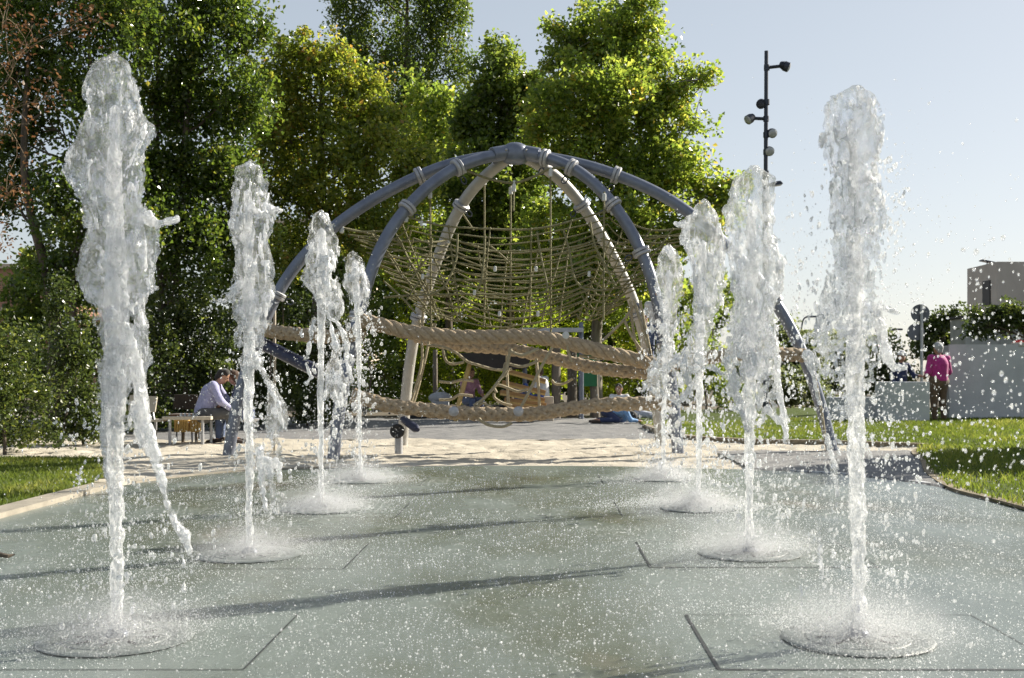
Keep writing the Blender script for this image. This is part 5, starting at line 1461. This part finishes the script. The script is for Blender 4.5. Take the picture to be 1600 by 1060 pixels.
pv = N(nt, 'ShaderNodeVolumePrincipled'); pv.inputs['Color'].default_value = (.97, .98, 1, 1); pv.inputs['Anisotropy'].default_value = .3
nt.links.new(mm.outputs[0], pv.inputs['Density']); nt.links.new(pv.outputs[0], out.inputs['Volume'])
M['mistvol'] = m
for o in [o for o in bpy.data.objects if o.name.startswith('water_jet')]:
    q = MB().ball((0, 0, .0), .56, 20, (1, 1, .48))
    q.v = [(a, b, max(c, .016)) for a, b, c in q.v]
    tag(q.build('mist', M['mistvol'], o, True, world=False), kind='stuff')

# beads of splashing water all over the pad
rng = np.random.default_rng(77)
n = 130000
x = rng.uniform(-4.3, 4.15, n); y = 3.6 + 10.8 * rng.beta(1.0, 1.5, n)
keep = in_poly(x, y, [(a * .985, b * .995) for a, b in PAD])
x, y = x[keep], y[keep]
dn = noise2(np.arange(-5, 5, .1), np.arange(3, 15, .1), .7, rng)
v = dn[((x + 5) / .1).astype(int).clip(0, 99), ((y - 3) / .1).astype(int).clip(0, 119)]
k2 = rng.uniform(-1.0, 1.0, len(x)) < v + .25
x, y = x[k2], y[k2]; n = len(x)
P = np.stack([x, y, .002 + rng.exponential(.012, n) * (rng.uniform(size=n) < .4)], 1)
o = drops('splash_beads', P, np.clip(np.exp(rng.normal(math.log(.0018), .5, n)), .0009, .008), rng.uniform(.5, 1.4, n), M['mist'], None, OCT, rng, 'countless small white beads of water splashing over the wet pad')
o['category'] = 'water drops'
# spray drifting in the air near the camera on the right and between the jets
def cloud(name, label, n, fx, fy, fz, rlo, rhi, shape, seed):
    rng = np.random.default_rng(seed)
    P = np.stack([fx(rng, n), fy(rng, n), np.maximum(fz(rng, n), .02)], 1)
    o = drops(name, P, np.clip(np.exp(rng.normal(math.log((rlo * rhi) ** .5), .4, n)), rlo, rhi), rng.uniform(1, 1.7, n), M['drop'], None, shape, rng, label)
    o['category'] = 'water drops'


cloud('drifting_spray', 'bright drops drifting in the air over the right edge of the pad', 1500, lambda r, n: .55 + 1.6 * r.beta(2, 1.6, n), lambda r, n: r.uniform(2.2, 4.9, n), lambda r, n: 1.15 + r.normal(size=n) * .28, .0014, .0052, ICO1, 1)
cloud('far_spray', 'fine spray hanging between the rows of jets and the playground', 5200, lambda r, n: np.where(r.uniform(size=n) < .5, -1.75 + r.normal(size=n) * .55, 1.75 + r.normal(size=n) * .75), lambda r, n: r.uniform(5, 13.4, n), lambda r, n: r.gamma(2.2, .38, n), .0014, .0042, ICO0, 2)

# ------------------------------------------------------------------ light, sky, camera
SUN_DIR = Vector((.857, .515, 0)).normalized() * math.cos(math.radians(29)) + Vector((0, 0, math.sin(math.radians(29))))
sun = bpy.data.lights.new('sun', 'SUN'); sun.energy = 5.0; sun.angle = math.radians(.55); sun.color = (1, .93, .80)
so = bpy.data.objects.new('sun', sun); COL.objects.link(so)
so.rotation_euler = (-SUN_DIR).to_track_quat('-Z', 'Y').to_euler(); so.location = (20, 12, 20)
w = bpy.data.worlds.new('World'); SC.world = w; w.use_nodes = True
nt = w.node_tree
bg = nt.nodes['Background']
sky = nt.nodes.new('ShaderNodeTexSky'); sky.sky_type = 'NISHITA'; sky.sun_disc = False
sky.sun_elevation = math.radians(29); sky.sun_rotation = math.atan2(SUN_DIR.x, SUN_DIR.y)
sky.air_density = 1.0; sky.dust_density = 1.2; sky.ozone_density = 1.2; sky.altitude = 600
hs = nt.nodes.new('ShaderNodeHueSaturation'); hs.inputs['Saturation'].default_value = .75
gm = nt.nodes.new('ShaderNodeGamma'); gm.inputs['Gamma'].default_value = .5
hs.inputs['Value'].default_value = 2.2
nt.links.new(sky.outputs[0], gm.inputs['Color']); nt.links.new(gm.outputs[0], hs.inputs['Color']); nt.links.new(hs.outputs[0], bg.inputs[0]); bg.inputs[1].default_value = .065

cam = bpy.data.cameras.new('camera'); co = bpy.data.objects.new('camera', cam); COL.objects.link(co)
co.location = (0, 0, CAMH); co.rotation_euler = (R90, 0, 0)
cam.sensor_width = 36; cam.lens = 36 * F / 1600
cam.shift_x = -(PX0 - 800) / 1600; cam.shift_y = (PY0 - 530) / 1600
cam.clip_end = 4000; cam.clip_start = .05
cam.dof.use_dof = True; cam.dof.focus_distance = 9.0; cam.dof.aperture_fstop = 6.3
SC.camera = co
SC.view_settings.view_transform = 'Standard'; SC.view_settings.look = 'None'; SC.view_settings.gamma = 1; SC.view_settings.exposure = 1.15
SC.render.engine = 'CYCLES'
cy = SC.cycles
cy.max_bounces = 14; cy.transmission_bounces = 12; cy.transparent_max_bounces = 24; cy.diffuse_bounces = 3; cy.glossy_bounces = 4
cy.caustics_reflective = False; cy.caustics_refractive = True; cy.blur_glossy = .8
cy.sample_clamp_indirect = 5; cy.sample_clamp_direct = 0
try:
    cy.use_denoising = True; cy.denoiser = 'OPENIMAGEDENOISE'
except Exception:
    cy.use_denoising = False
